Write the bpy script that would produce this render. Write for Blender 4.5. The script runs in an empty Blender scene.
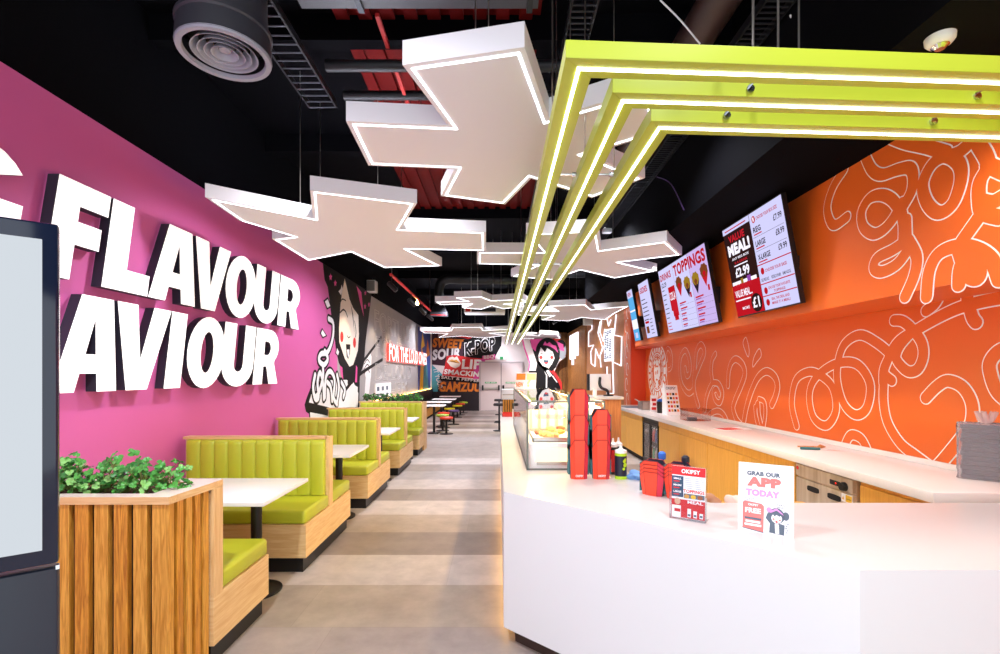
import bpy, bmesh, math, random
from mathutils import Vector, Matrix
random.seed(7)
C = bpy.context.scene.collection
F, CX, CY, H = 480.0, 498.5, 373.5, 1.6      # lens calibration in pixels of the 1000x654 frame
PI = math.pi
def onX(x, y, X): Y = F*X/(x-CX); return Vector((X, Y, H+(CY-y)*Y/F))
def onY(x, y, Y): return Vector(((x-CX)*Y/F, Y, H+(CY-y)*Y/F))
def onZ(x, y, Z): Y = F*(Z-H)/(CY-y); return Vector(((x-CX)*Y/F, Y, Z))
def hit(x, y, O, N):
    d = Vector(((x-CX)/F, 1, (CY-y)/F)); o = Vector((0, 0, H))
    return o + d*((Vector(O)-o).dot(N)/d.dot(N))
def lin(h):
    h = h.lstrip('#'); r = [int(h[i:i+2], 16)/255 for i in (0, 2, 4)]
    return tuple(c/12.92 if c <= .04045 else ((c+.055)/1.055)**2.4 for c in r)+(1,)
# ---------------------------------------------------------------- materials
M = {}
def mat(n, col, rough=.5, metal=0, emit=None, es=0, spec=.5, coat=0, noise=0, nscale=20, bump=0, bscale=60, alpha=1, trans=0):
    m = bpy.data.materials.new(n); m.use_nodes = True; nt = m.node_tree; b = nt.nodes['Principled BSDF']
    col = lin(col) if isinstance(col, str) else col
    b.inputs['Base Color'].default_value = col; b.inputs['Roughness'].default_value = rough; b.inputs['Metallic'].default_value = metal
    b.inputs['Specular IOR Level'].default_value = spec; b.inputs['Coat Weight'].default_value = coat; b.inputs['Alpha'].default_value = alpha
    b.inputs['Transmission Weight'].default_value = trans
    if emit:
        b.inputs['Emission Color'].default_value = lin(emit); b.inputs['Emission Strength'].default_value = es
    if noise or bump:
        tc = nt.nodes.new('ShaderNodeTexCoord')
        if noise:
            nz = nt.nodes.new('ShaderNodeTexNoise'); nz.inputs['Scale'].default_value = nscale; nz.inputs['Detail'].default_value = 4
            mx = nt.nodes.new('ShaderNodeMix'); mx.data_type = 'RGBA'
            mx.inputs[6].default_value = tuple(c*(1-noise) for c in col[:3])+(1,); mx.inputs[7].default_value = tuple(min(1, c*(1+noise)) for c in col[:3])+(1,)
            nt.links.new(tc.outputs['Object'], nz.inputs['Vector']); nt.links.new(nz.outputs['Fac'], mx.inputs[0]); nt.links.new(mx.outputs[2], b.inputs['Base Color'])
        if bump:
            n2 = nt.nodes.new('ShaderNodeTexNoise'); n2.inputs['Scale'].default_value = bscale; n2.inputs['Detail'].default_value = 3
            bp = nt.nodes.new('ShaderNodeBump'); bp.inputs['Strength'].default_value = bump; bp.inputs['Distance'].default_value = .01
            nt.links.new(tc.outputs['Object'], n2.inputs['Vector']); nt.links.new(n2.outputs['Fac'], bp.inputs['Height']); nt.links.new(bp.outputs['Normal'], b.inputs['Normal'])
    M[n] = m; return m
def wood(n, c1, c2, axis='Z', scale=1.0, rough=.45, bump=.1):
    m = bpy.data.materials.new(n); m.use_nodes = True; nt = m.node_tree; b = nt.nodes['Principled BSDF']; b.inputs['Roughness'].default_value = rough
    tc = nt.nodes.new('ShaderNodeTexCoord'); mp = nt.nodes.new('ShaderNodeMapping')
    s = {'X': (.9, 14, 14), 'Y': (14, .9, 14), 'Z': (14, 14, .9), 'H': (1.1, 1.1, 16)}[axis]; mp.inputs['Scale'].default_value = tuple(v*scale for v in s)
    nz = nt.nodes.new('ShaderNodeTexNoise'); nz.inputs['Scale'].default_value = 3; nz.inputs['Detail'].default_value = 6; nz.inputs['Distortion'].default_value = 1.2
    n3 = nt.nodes.new('ShaderNodeTexNoise'); n3.inputs['Scale'].default_value = 14; n3.inputs['Detail'].default_value = 4
    r = nt.nodes.new('ShaderNodeValToRGB'); r.color_ramp.elements[0].position = .32; r.color_ramp.elements[1].position = .66
    r.color_ramp.elements[0].color = lin(c2); r.color_ramp.elements[1].color = lin(c1)
    ad = nt.nodes.new('ShaderNodeMath'); ad.operation = 'MULTIPLY_ADD'; ad.inputs[1].default_value = .3
    nt.links.new(tc.outputs['Object'], mp.inputs[0]); nt.links.new(mp.outputs[0], nz.inputs[0]); nt.links.new(mp.outputs[0], n3.inputs[0])
    nt.links.new(n3.outputs['Fac'], ad.inputs[0]); sb = nt.nodes.new('ShaderNodeMath'); sb.operation = 'SUBTRACT'; sb.inputs[1].default_value = .15
    nt.links.new(nz.outputs['Fac'], ad.inputs[2]); nt.links.new(ad.outputs[0], sb.inputs[0]); nt.links.new(sb.outputs[0], r.inputs[0]); nt.links.new(r.outputs[0], b.inputs['Base Color'])
    bp = nt.nodes.new('ShaderNodeBump'); bp.inputs['Strength'].default_value = bump; bp.inputs['Distance'].default_value = .005
    nt.links.new(sb.outputs[0], bp.inputs['Height']); nt.links.new(bp.outputs['Normal'], b.inputs['Normal'])
    M[n] = m; return m
def emis(n, col, s):
    m = bpy.data.materials.new(n); m.use_nodes = True; nt = m.node_tree; nt.nodes.remove(nt.nodes['Principled BSDF'])
    e = nt.nodes.new('ShaderNodeEmission'); e.inputs[0].default_value = lin(col); e.inputs[1].default_value = s
    nt.links.new(e.outputs[0], nt.nodes['Material Output'].inputs[0]); M[n] = m; return m
def glass(n, tint='#ffffff', gl=.12):
    m = bpy.data.materials.new(n); m.use_nodes = True; nt = m.node_tree; nt.nodes.remove(nt.nodes['Principled BSDF'])
    t = nt.nodes.new('ShaderNodeBsdfTransparent'); t.inputs[0].default_value = lin(tint)
    g = nt.nodes.new('ShaderNodeBsdfGlossy'); g.inputs['Roughness'].default_value = .02
    lw = nt.nodes.new('ShaderNodeLayerWeight'); pw = nt.nodes.new('ShaderNodeMath'); pw.operation = 'POWER'; pw.inputs[1].default_value = 4.5; nt.links.new(lw.outputs['Facing'], pw.inputs[0])
    ad = nt.nodes.new('ShaderNodeMath'); ad.operation = 'MULTIPLY_ADD'; ad.inputs[1].default_value = .9; ad.inputs[2].default_value = .03
    mx = nt.nodes.new('ShaderNodeMixShader'); nt.links.new(pw.outputs[0], ad.inputs[0]); nt.links.new(ad.outputs[0], mx.inputs[0])
    nt.links.new(t.outputs[0], mx.inputs[1]); nt.links.new(g.outputs[0], mx.inputs[2]); nt.links.new(mx.outputs[0], nt.nodes['Material Output'].inputs[0]); M[n] = m; return m
# ---------------------------------------------------------------- mesh builder (world coordinates)
class MB:
    def __init__(s): s.v = []; s.f = []; s.m = []; s.sm = []
    def add(s, vs, fs, m, smooth=False):
        o = len(s.v); s.v += [Vector(v) for v in vs]
        for f in fs: s.f.append([i+o for i in f]); s.m.append(m); s.sm.append(smooth)
    def bm(s, b, m, smooth=False, mw=None):
        b.verts.index_update(); vs = [(mw @ v.co if mw else v.co.copy()) for v in b.verts]
        s.add(vs, [[v.index for v in f.verts] for f in b.faces], m, smooth); b.free()
    def box(s, x0, x1, y0, y1, z0, z1, m, r=0, seg=2, mw=None):
        b = bmesh.new(); bmesh.ops.create_cube(b, size=1)
        for v in b.verts: v.co = Vector(((x0+x1)/2+v.co.x*(x1-x0), (y0+y1)/2+v.co.y*(y1-y0), (z0+z1)/2+v.co.z*(z1-z0)))
        if r: bmesh.ops.bevel(b, geom=b.edges[:], offset=r, segments=seg, profile=.5, affect='EDGES')
        s.bm(b, m, r > 0, mw); return s
    def prism(s, pts, z0, z1, m, mw=None, caps=True):    # polygon in xy, extruded in z
        n = len(pts); a = sum(pts[i][0]*pts[(i+1) % n][1]-pts[(i+1) % n][0]*pts[i][1] for i in range(n))
        if a < 0: pts = pts[::-1]
        vs = [Vector((p[0], p[1], z0)) for p in pts]+[Vector((p[0], p[1], z1)) for p in pts]
        if mw: vs = [mw @ v for v in vs]
        fs = [[i, (i+1) % n, n+(i+1) % n, n+i] for i in range(n)]
        if caps: fs += [list(range(n))[::-1], list(range(n, 2*n))]
        s.add(vs, fs, m); return s
    def lathe(s, prof, c, m, n=24, mw=None, smooth=True, cap=True):  # prof: (r, z) bottom to top around c
        vs = []; fs = []
        for (r, z) in prof:
            for k in range(n):
                a = 2*PI*k/n; vs.append(Vector((c[0]+r*math.cos(a), c[1]+r*math.sin(a), c[2]+z)))
        for i in range(len(prof)-1):
            for k in range(n): fs.append([i*n+k, i*n+(k+1) % n, (i+1)*n+(k+1) % n, (i+1)*n+k])
        if cap and prof[0][0] > 1e-4: fs.append(list(range(n))[::-1])
        if cap and prof[-1][0] > 1e-4: fs.append([(len(prof)-1)*n+k for k in range(n)])
        if mw: vs = [mw @ v for v in vs]
        s.add(vs, fs, m, smooth); return s
    def tube(s, pts, r, m, n=8, closed=False):
        pts = [Vector(p) for p in pts]; N = len(pts); vs = []; fs = []; up = None
        for i, p in enumerate(pts):
            t = (pts[(i+1) % N if closed else min(i+1, N-1)]-pts[(i-1) % N if closed else max(i-1, 0)]).normalized()
            if up is None: up = t.orthogonal().normalized()
            up = (up-t*up.dot(t)).normalized(); bi = t.cross(up)
            rr = r[i] if isinstance(r, (list, tuple)) else r
            for k in range(n): vs.append(p+(up*math.cos(2*PI*k/n)+bi*math.sin(2*PI*k/n))*rr)
        for i in range(N if closed else N-1):
            for k in range(n): fs.append([i*n+k, i*n+(k+1) % n, ((i+1) % N)*n+(k+1) % n, ((i+1) % N)*n+k])
        if not closed: fs += [list(range(n))[::-1], [(N-1)*n+k for k in range(n)]]
        s.add(vs, fs, m, True); return s
    def poly(s, pts, m): s.add(pts, [list(range(len(pts)))], m); return s
    def px(s, pts, O, N, off, m):                        # flat painted patch: its outline read off on the plane it is painted on
        N = Vector(N).normalized(); P = [hit(x, y, O, N)+N*off for x, y in pts]
        nn = sum((P[i].cross(P[(i+1) % len(P)]) for i in range(len(P))), Vector())
        if nn.dot(N) < 0: P = P[::-1]
        return s.poly(P, m)
    def build(s, name, parent=None, mats=None, bevel=0):
        me = bpy.data.meshes.new(name); org = ORG.get(parent, Vector()) if parent else None
        o = bpy.data.objects.new(name, me); C.objects.link(o)
        if parent: o.parent = parent; ORG[o] = org
        else:
            xs = [v.x for v in s.v]; ys = [v.y for v in s.v]; org = Vector(((min(xs)+max(xs))/2, (min(ys)+max(ys))/2, min(v.z for v in s.v)))
            o.location = org; ORG[o] = org
        ms = []
        for m in s.m:
            if m not in ms: ms.append(m)
        for m in ms: me.materials.append(M[m])
        me.from_pydata([v-org for v in s.v], [], s.f)
        for p, m, sm in zip(me.polygons, s.m, s.sm): p.material_index = ms.index(m); p.use_smooth = sm
        me.update()
        if any(s.sm): me.set_sharp_from_angle(angle=math.radians(38))
        if bevel:
            bv = o.modifiers.new('bevel', 'BEVEL'); bv.width = bevel; bv.segments = 2; bv.limit_method = 'ANGLE'; bv.angle_limit = math.radians(50)
        return o
ORG = {}
def thing(name, label, cat, loc=(0, 0, 0), group=None, rz=0):
    o = bpy.data.objects.new(name, None); C.objects.link(o); o.location = loc; ORG[o] = Vector(loc); o['label'] = label; o['category'] = cat
    o.empty_display_size = .1
    if group: o['group'] = group
    return o
def tag(o, label, cat, group=None):
    o['label'] = label; o['category'] = cat
    if group: o['group'] = group
    return o
def struct(o): o['kind'] = 'structure'; return o
def dup(root, loc, label, rz=None, sc=None):
    def cp(o, p):
        c = o.copy(); C.objects.link(c)
        if p: c.parent = p
        for ch in o.children: cp(ch, c)
        return c
    r = cp(root, None); r.location = loc; r['label'] = label
    if rz is not None: r.rotation_euler.z = rz
    if sc is not None: r.scale = (sc, sc, sc) if not isinstance(sc, tuple) else sc
    return r
_tc = {}
def textmesh(body, bold=0, outline=0):
    k = (body, bold, outline)
    if k in _tc: return _tc[k]
    cu = bpy.data.curves.new('lettering', 'FONT'); cu.body = body; cu.offset = bold; cu.resolution_u = 3; cu.space_character = 1+bold*1.2
    if outline: cu.fill_mode = 'NONE'; cu.bevel_depth = outline; cu.bevel_resolution = 0
    ob = bpy.data.objects.new('lettering', cu); C.objects.link(ob)
    dg = bpy.context.evaluated_depsgraph_get(); me = bpy.data.meshes.new_from_object(ob.evaluated_get(dg))
    vs = [v.co.copy() for v in me.vertices]; fs = [list(p.vertices) for p in me.polygons]
    bpy.data.objects.remove(ob); bpy.data.curves.remove(cu); bpy.data.meshes.remove(me)
    _tc[k] = (vs, fs); return _tc[k]
def text(mb, body, m, O, U, V, w, h, off=.002, bold=.02, shear=0, outline=0, center=False, arch=0):
    """lettering fitted to a w x h box lying on the plane O + u U + v V; w None keeps the proportions"""
    vs, fs = textmesh(body, bold, outline); U = Vector(U).normalized(); V = Vector(V).normalized(); N = U.cross(V); O = Vector(O)
    x0 = min(v.x for v in vs); x1 = max(v.x for v in vs); y0 = min(v.y for v in vs); y1 = max(v.y for v in vs); k = h/(y1-y0)
    if w is None: w = k*(x1-x0)
    dx = -w/2 if center else 0; P = []
    for v in vs:
        u = (v.x-x0)/(x1-x0)*w; q = (v.y-y0)*k
        P.append(O+U*(u+dx+q*shear)+V*(q+arch*(1-(2*u/w-1)**2))+N*(off+v.z*k))
    mb.add(P, fs, m)
def smooth_path(p, closed=False, n=6):
    """Catmull-Rom through 2-D points"""
    N = len(p); out = []
    for i in range(N if closed else N-1):
        g = (lambda j: p[j % N]) if closed else (lambda j: p[max(0, min(N-1, j))])
        a, b, c, d = g(i-1), g(i), g(i+1), g(i+2)
        for k in range(n):
            t = k/n; out.append(tuple(.5*(2*b[q]+(c[q]-a[q])*t+(2*a[q]-5*b[q]+4*c[q]-d[q])*t*t+(3*b[q]-a[q]-3*c[q]+d[q])*t**3) for q in range(len(b))))
    if not closed: out.append(tuple(p[-1]))
    return out
def ribbon(mb, pts, half, N, m, off, closed=False, cap=True):
    """flat painted band of constant width following 3-D points that lie in a plane with normal N"""
    N = Vector(N).normalized(); n = len(pts); L = []; R = []
    for i, p in enumerate(pts):
        a = pts[(i-1) % n if closed else max(i-1, 0)]; b = pts[(i+1) % n if closed else min(i+1, n-1)]; t = (b-a).normalized(); s = N.cross(t)
        o = N*(off+i*6e-6); L.append(p+s*half+o); R.append(p-s*half+o)
    vs = L+R; fs = [[i, n+i, n+(i+1) % n, (i+1) % n] for i in range(n if closed else n-1)]
    mb.add(vs, fs, m)
    if cap and not closed:
        for (p, q, ii) in ((pts[0], pts[1], -2), (pts[-1], pts[-2], n+1)):
            t = (p-q).normalized(); s = N.cross(t)
            mb.poly([p+N*(off+ii*6e-6)+s*half*math.cos(a*PI/8)+t*half*math.sin(a*PI/8) for a in range(9)], m)
def zc(ox, oy, s, pts): return [(ox+x/s, oy+y/s) for x, y in pts]
def ell(cx, cy, rx, ry, n=18, a=0):
    return [(cx+rx*math.cos(2*PI*k/n)*math.cos(a)-ry*math.sin(2*PI*k/n)*math.sin(a), cy+rx*math.cos(2*PI*k/n)*math.sin(a)+ry*math.sin(2*PI*k/n)*math.cos(a)) for k in range(n)]
# ---------------------------------------------------------------- materials of the place
mat('black', '#08080a', .8); mat('black_satin', '#0c0c0e', .4); mat('black_gloss', '#141c30', .1); mat('dark_steel', '#2b2d33', .45, .6); mat('kiosk_body', '#131c2b', .45)
mat('ceil_black', '#08080c', .9, spec=.05); mat('deck_red', '#5e0d0d', .7, spec=.1); mat('strut_red', '#b01a16', .6); mat('pipe_dark', '#15161b', .5, .3); mat('duct_grey', '#36373f', .5); mat('vent_grey', '#9a9eac', .5); mat('pipe_brown', '#3a2620', .45, .3)
mat('pink', '#ce60a3', .55, bump=.02, bscale=90); mat('pink_paint', '#e04f9d', .6); mat('wall_grey', '#a7a3a4', .6, noise=.1, nscale=4); mat('grey_line', '#cfccca', .5)
mat('orange', '#e86c26', .32, spec=.4); mat('white_paint', '#ffffff', .5); mat('orange_shaded', '#d8431a', .4)  # the darker orange has the shade of the return and recess put in
mat('white_wall', '#ece3e2', .6); mat('door_white', '#d6c8cb', .45); mat('door_trim', '#b9aeb2', .45); mat('plum_dark', '#221a22', .5)  # shading of the door frame is put into its darker trim colour
mat('lime', '#bcc430', .38, bump=.03, bscale=120); mat('green_frame', '#aab934', .3); 
mat('counter_white', '#d3d0cc', .28); mat('counter_front', '#dfe3e4', .35); mat('worktop', '#f0eeeb', .25); mat('table_white', '#f4f3f4', .25); mat('white_plastic', '#efefef', .35)
mat('star_white', '#e4e4e9', .6); mat('letter_white', '#ffffff', .4, emit='#ffffff', es=.5); mat('letter_side', '#30303f', .55)  # letter faces get an added glow to stay pure white
wood('oak', '#efce96', '#dfb478', 'H'); wood('oak_v', '#eecb92', '#dcb074', 'Z'); wood('oak_x', '#ebc68c', '#d9ac70', 'X')
wood('slat', '#e6a238', '#ad6a14', 'Z', 1.7, bump=.2); wood('slat_b', '#ecb04a', '#bd7e20', 'Z', 1.5, bump=.2); wood('cab', '#eab04a', '#dca03c', 'Z', 1.0); wood('brown_wood', '#cf8a50', '#b06c38', 'Z'); wood('brown_slat', '#c98c4e', '#9a6030', 'Z')
mat('recess', '#1a1008', .8); mat('soil', '#5a3a2c', .95, noise=.5, nscale=60, bump=.6, bscale=90)
mat('steel', '#b9b2aa', .3, .95); mat('chrome', '#c8ccd2', .15, 1); wood('steel_warm_lit', '#e2d8c6', '#c2b296', 'Z', .2, .28, 0); M['steel_warm_lit'].node_tree.nodes['Principled BSDF'].inputs['Metallic'].default_value = .5  # gold light and streaked highlights are put into the warm steel's colour
mat('leaf', '#4fa341', .4, noise=.35, nscale=9); mat('leaf_light', '#86c46a', .45, noise=.2, nscale=14); mat('leaf_dark', '#2e5a22', .5, noise=.4, nscale=10); mat('stem', '#6b7d3a', .6)
mat('red_card', '#f24a2c', .45); mat('teal_card', '#2f6b72', .5); mat('navy', '#1c2233', .4); mat('blue', '#2f6fd0', .5); mat('blue_cloth', '#7fb0ea', .8, bump=.5, bscale=40)
mat('red', '#d8262a', .5); mat('red_plastic', '#d92c22', .4); mat('magenta', '#d83aa0', .4); mat('purple', '#5a3f78', .45); mat('yellow', '#d2c01c', .45); mat('lime_seat', '#a6c43a', .45); mat('red_seat', '#e0402a', .45)
mat('cream', '#f3e8dc', .6); mat('paint_black', '#0e0c11', .6, spec=.25); mat('paint_white', '#ecebee', .6); mat('cheek', '#e3302a', .6); mat('paint_grey', '#9aa0ae', .6); mat('teal', '#4fa7b6', .6); mat('paint_orange', '#ee8a2c', .6); mat('paint_red', '#d9262b', .6); mat('paint_plum', '#3a1c2e', .6); mat('paint_blue', '#3a55a8', .6); mat('paint_yellow', '#f0bf2a', .6); mat('paint_green', '#2f9a5a', .5); mat('paint_navy', '#2c4a66', .6); mat('salmon', '#ef7d78', .55); mat('orchid', '#e59be0', .55); mat('card_white', '#fbfbfd', .5); mat('slate', '#5e6b7a', .6); mat('food', '#e0a04a', .6, noise=.4, nscale=40, bump=.5); mat('food_dark', '#9a5428', .6, noise=.4, nscale=40); mat('skin', '#e0b394', .6); mat('light_green', '#cfe2a0', .6)
emis('led', '#fff8f0', 8); emis('led_star', '#f7f8ff', 4.5); emis('led_warm', '#ffc266', 9); emis('led_case', '#ffd58a', 110); emis('led_base', '#ffdf9c', 2.4); emis('neon_red', '#ff2a20', 5); emis('neon_white', '#fff4f4', 1.5); emis('neon_cool', '#f4f2ff', 1.5); emis('bulb', '#ffcf70', 30); emis('spot', '#fff1dd', 12)
emis('scr_white', '#cfcdf7', .95); emis('scr_lilac', '#cdb6ee', .9); emis('scr_brown', '#3a2020', .6); emis('scr_red', '#c81826', .8); emis('scr_dark', '#3a2a3a', .5); emis('scr_text', '#f6f0ff', 1.0); emis('scr_blue', '#5fb2ec', .9); emis('scr_crimson', '#d02030', .8); emis('scr_food', '#8a4a28', .7); emis('scr_food_y', '#b08a2c', .7); emis('scr_kiosk', '#e6eef6', .74); emis('scr_purple', '#9a50b8', .8); emis('led_red_dot', '#ff2a20', 3)
glass('glass'); glass('acrylic', '#f7f9fb', .3); glass('clear_bag', '#f0d9d6', .5)
def floor_mat():
    m = bpy.data.materials.new('floor_tiles'); m.use_nodes = True; nt = m.node_tree; b = nt.nodes['Principled BSDF']; L = nt.links.new; nd = nt.nodes.new
    geo = nd('ShaderNodeNewGeometry'); sx = nd('ShaderNodeSeparateXYZ'); L(geo.outputs['Position'], sx.inputs[0])
    def mth(op, a, bv=None, c=None):
        n = nd('ShaderNodeMath'); n.operation = op
        for i, q in enumerate((a, bv, c)):
            if q is None: continue
            if hasattr(q, 'is_output'): L(q, n.inputs[i])
            else: n.inputs[i].default_value = q
        return n.outputs[0]
    row = mth('DIVIDE', mth('ADD', sx.outputs['Y'], -.012), .603); ri = mth('FLOOR', row); rf = mth('FRACT', row)
    wn = nd('ShaderNodeTexWhiteNoise'); wn.noise_dimensions = '1D'; L(mth('ADD', ri, 3.37), wn.inputs['W'])
    col = mth('DIVIDE', mth('ADD', sx.outputs['X'], mth('MULTIPLY', wn.outputs['Value'], 1.8)), 1.8); ci = mth('FLOOR', col); cf = mth('FRACT', col)
    cb = nd('ShaderNodeCombineXYZ'); L(ri, cb.inputs[0]); L(ci, cb.inputs[1])
    w2 = nd('ShaderNodeTexWhiteNoise'); w2.noise_dimensions = '2D'; L(cb.outputs[0], w2.inputs['Vector'])
    # dark and light rows in the order the planks lie from the door inwards
    rr = nd('ShaderNodeValToRGB'); cr = rr.color_ramp; cr.interpolation = 'CONSTANT'
    tones = ['#a59a94', '#a59a94', '#a59a94', '#a39a96', '#9c9088', '#a19485', '#bfb4ab', '#8f8176', '#a39382', '#b9aca2', '#8d7f76', '#b5a9a2', '#a39a96', '#938780', '#b8aea9', '#a0958f']
    cr.elements[0].color = lin(tones[0]); cr.elements[0].position = 0; cr.elements[1].position = 1/16; cr.elements[1].color = lin(tones[1])
    for i in range(2, 16): e = cr.elements.new(i/16+.001); e.color = lin(tones[i])
    L(mth('ADD', mth('FRACT', mth('DIVIDE', ri, 16.0)), .02), rr.inputs[0])
    tn = nd('ShaderNodeTexNoise'); tn.inputs['Scale'].default_value = 5; tn.inputs['Detail'].default_value = 8; tn.inputs['Roughness'].default_value = .65; L(geo.outputs['Position'], tn.inputs['Vector'])
    k = mth('ADD', mth('MULTIPLY', w2.outputs['Value'], .14), mth('MULTIPLY_ADD', tn.outputs['Fac'], .8, .62))
    edge = mth('MINIMUM', mth('MINIMUM', rf, mth('SUBTRACT', 1.0, rf)), mth('MULTIPLY', mth('MINIMUM', cf, mth('SUBTRACT', 1.0, cf)), 3.0))
    k2 = mth('MULTIPLY', k, mth('ADD', mth('MULTIPLY', mth('GREATER_THAN', edge, .004), .12), .88))
    mx = nd('ShaderNodeVectorMath'); mx.operation = 'SCALE'; L(rr.outputs[0], mx.inputs[0]); L(k2, mx.inputs['Scale']); L(mx.outputs[0], b.inputs['Base Color'])
    b.inputs['Roughness'].default_value = .42
    M['floor_tiles'] = m
floor_mat()
# ---------------------------------------------------------------- the room
XL, YE, XR, XB, ZC = -2.92, 20.6, 3.3, 2.74, 4.6
ZT = 3.43
U_L, U_R, U_E, UP = Vector((0, 1, 0)), Vector((0, -1, 0)), Vector((1, 0, 0)), Vector((0, 0, 1))
NL, NR, NE = Vector((1, 0, 0)), Vector((-1, 0, 0)), Vector((0, -1, 0))
b = MB(); b.box(-3.3, 3.7, -1.2, YE+.2, -.1, 0, 'floor_tiles'); struct(b.build('floor'))
b = MB(); b.box(-3.3, 3.7, -1.2, YE+.2, ZC, ZC+.1, 'ceil_black'); ceiling = struct(b.build('ceiling'))
b = MB()                                                   # bare red steel decking between the joists
for (x0, x1, y0, y1) in ((-1.35, .35, 3.3, 5.7), (-1.5, .9, 6.4, 9.2)):
    x = x0
    while x < x1: b.box(x, x+.11, y0, y1, ZC-.05, ZC, 'deck_red'); x += .19
    b.box(x0, x1, y0, y1, ZC-.012, ZC-.002, 'deck_red')
b.build('steel_decking', ceiling)
b = MB(); b.box(XL-.12, XL, -1.2, 8.7, 0, ZT, 'pink'); b.box(XL-.12, XL, 8.7, YE, 0, 3.38, 'wall_grey'); wl = struct(b.build('wall_left'))
b = MB(); b.box(XL-.12, XL, -1.2, 8.7, ZT, ZC, 'ceil_black'); b.box(XL-.12, XL, 8.7, YE, 3.38, ZC, 'ceil_black'); struct(b.build('wall_left_upper'))
b = MB(); b.box(XL-.12, XR+.3, YE, YE+.12, 0, .98, 'white_wall'); b.box(XL-.12, XR+.3, YE, YE+.12, .98, 3.35, 'white_wall'); b.box(XL-.12, XR+.3, YE, YE+.12, 3.35, ZC, 'ceil_black')
b.box(XL, -.1, YE-.02, YE, 0, .82, 'plum_dark'); b.box(1.55, 2.97, YE-.01, YE, 0, 3.35, 'recess'); we = struct(b.build('wall_back'))
b = MB()
for k in range(23): b.box(1.56+k*.06, 1.595+k*.06, YE-.05, YE-.01, 0, 3.35, 'brown_slat')
b.build('timber_slats', we)
# right hand side: orange wall, its boxed-out top, the pier and the timber wall beyond
b = MB(); b.box(XR, XR+.12, -1.2, 10.76, 0, 2.14, 'orange'); wr = struct(b.build('wall_right'))
b = MB(); b.box(2.97, XR+.1, 10.76, 10.84, 0, 3.25, 'orange_shaded'); struct(b.build('wall_right_return'))
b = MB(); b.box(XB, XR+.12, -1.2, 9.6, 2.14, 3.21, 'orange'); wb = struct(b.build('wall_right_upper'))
b = MB(); b.box(XB+.3, XR+.1, 9.61, 10.75, 2.14, 3.2, 'orange_shaded'); struct(b.build('wall_right_recess'))
b = MB(); b.box(2.97, XR, 10.85, 11.36, 0, 3.3, 'orange'); b.box(2.97, XR, 10.85, 11.36, 3.3, ZC, 'ceil_black'); pier = struct(b.build('pillar'))
b = MB(); b.box(1.95, XR+.12, -1.2, 10.8, 3.21, ZC, 'ceil_black'); struct(b.build('ceiling_bulkhead'))
b = MB(); b.box(2.97, XR, 11.36, 16.2, 0, 3.3, 'brown_wood'); b.box(2.97, XR, 16.2, YE, 0, 3.3, 'recess'); b.box(2.97, XR, 11.36, YE, 3.3, ZC, 'ceil_black'); ws = struct(b.build('wall_side'))
b = MB()
for k in range(49): b.box(2.935, 2.97, 16.22+k*.088, 16.27+k*.088, 0, 3.3, 'brown_slat')
b.build('timber_slats', ws)
b = MB(); b.box(XL, XL+.02, -1.2, 2.3, 0, .1, 'black'); struct(b.build('baseboard_left'))
# ---------------------------------------------------------------- noodle line paintings (white outline of one united shape: wide white band under a narrower orange one)
def noodle(wmb, paths, X, half, line, lay=0):
    for i, p in enumerate(paths):
        closed = p[0] == p[-1] and len(p) > 3; q = smooth_path(p[:-1] if closed else p, closed, 7); P = [onX(x, y, X) for x, y in q]
        ribbon(wmb, P, half+line/2, NR, 'white_paint', .0012+i*.0012/len(paths), closed); ribbon(wmb, P, half-line/2, NR, 'orange', .0036+i*.0012/len(paths), closed)
def outline(wmb, p, X, line): 
    q = smooth_path(p[:-1], True, 6); ribbon(wmb, [onX(x, y, X) for x, y in q], line/2, NR, 'white_paint', .0052, True)
A1 = lambda p: zc(640, 330, 6.23, p); A2 = lambda p: zc(660, 220, 2.94, p); A3 = lambda p: zc(820, 258, 5.545, p); A4 = lambda p: zc(820, 380, 5.45, p); A5 = lambda p: zc(820, 140, 5.545, p)
w = MB()
noodle(w, [A1([(282, 240), (292, 285), (310, 265), (310, 190), (284, 128), (254, 170), (248, 260), (262, 340), (300, 392), (332, 372), (342, 300), (372, 220), (402, 140), (382, 92), (354, 130), (344, 230), (336, 330), (346, 410), (364, 470)])], XR, .052, .010)
noodle(w, [A1([(470, 150), (450, 190), (444, 260), (450, 325), (430, 370), (412, 430), (405, 500)]), A1([(450, 328), (490, 335), (514, 390), (500, 450), (474, 440), (458, 390), (476, 368), (494, 400)])], XR, .046, .010)
noodle(w, [A1([(549, 345), (553, 265), (570, 205), (600, 182), (640, 215), (654, 275), (630, 350), (596, 430), (582, 490), (605, 560), (640, 600)]), A1([(645, 590), (665, 480), (700, 370), (740, 292), (790, 258), (840, 290), (858, 350), (845, 415), (823, 465)])], XR, .048, .0095)
noodle(w, [A1([(757, 590), (742, 520), (738, 455), (726, 470), (722, 520), (742, 600)]), A1([(742, 430), (775, 450), (782, 520), (770, 610)]), A1([(718, 480), (728, 560), (745, 605)])], XR, .034, .010)
noodle(w, [A1([(420, 545), (450, 515), (490, 505), (522, 528), (546, 575)])], XR, .045, .008)
for p in ([(660, 45), (644, 80), (658, 130), (676, 168), (683, 130), (672, 70), (660, 45)], [(745, 116), (712, 170), (705, 230), (730, 200), (758, 160), (745, 116)]): outline(w, A1(p), XR, .010)
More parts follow.
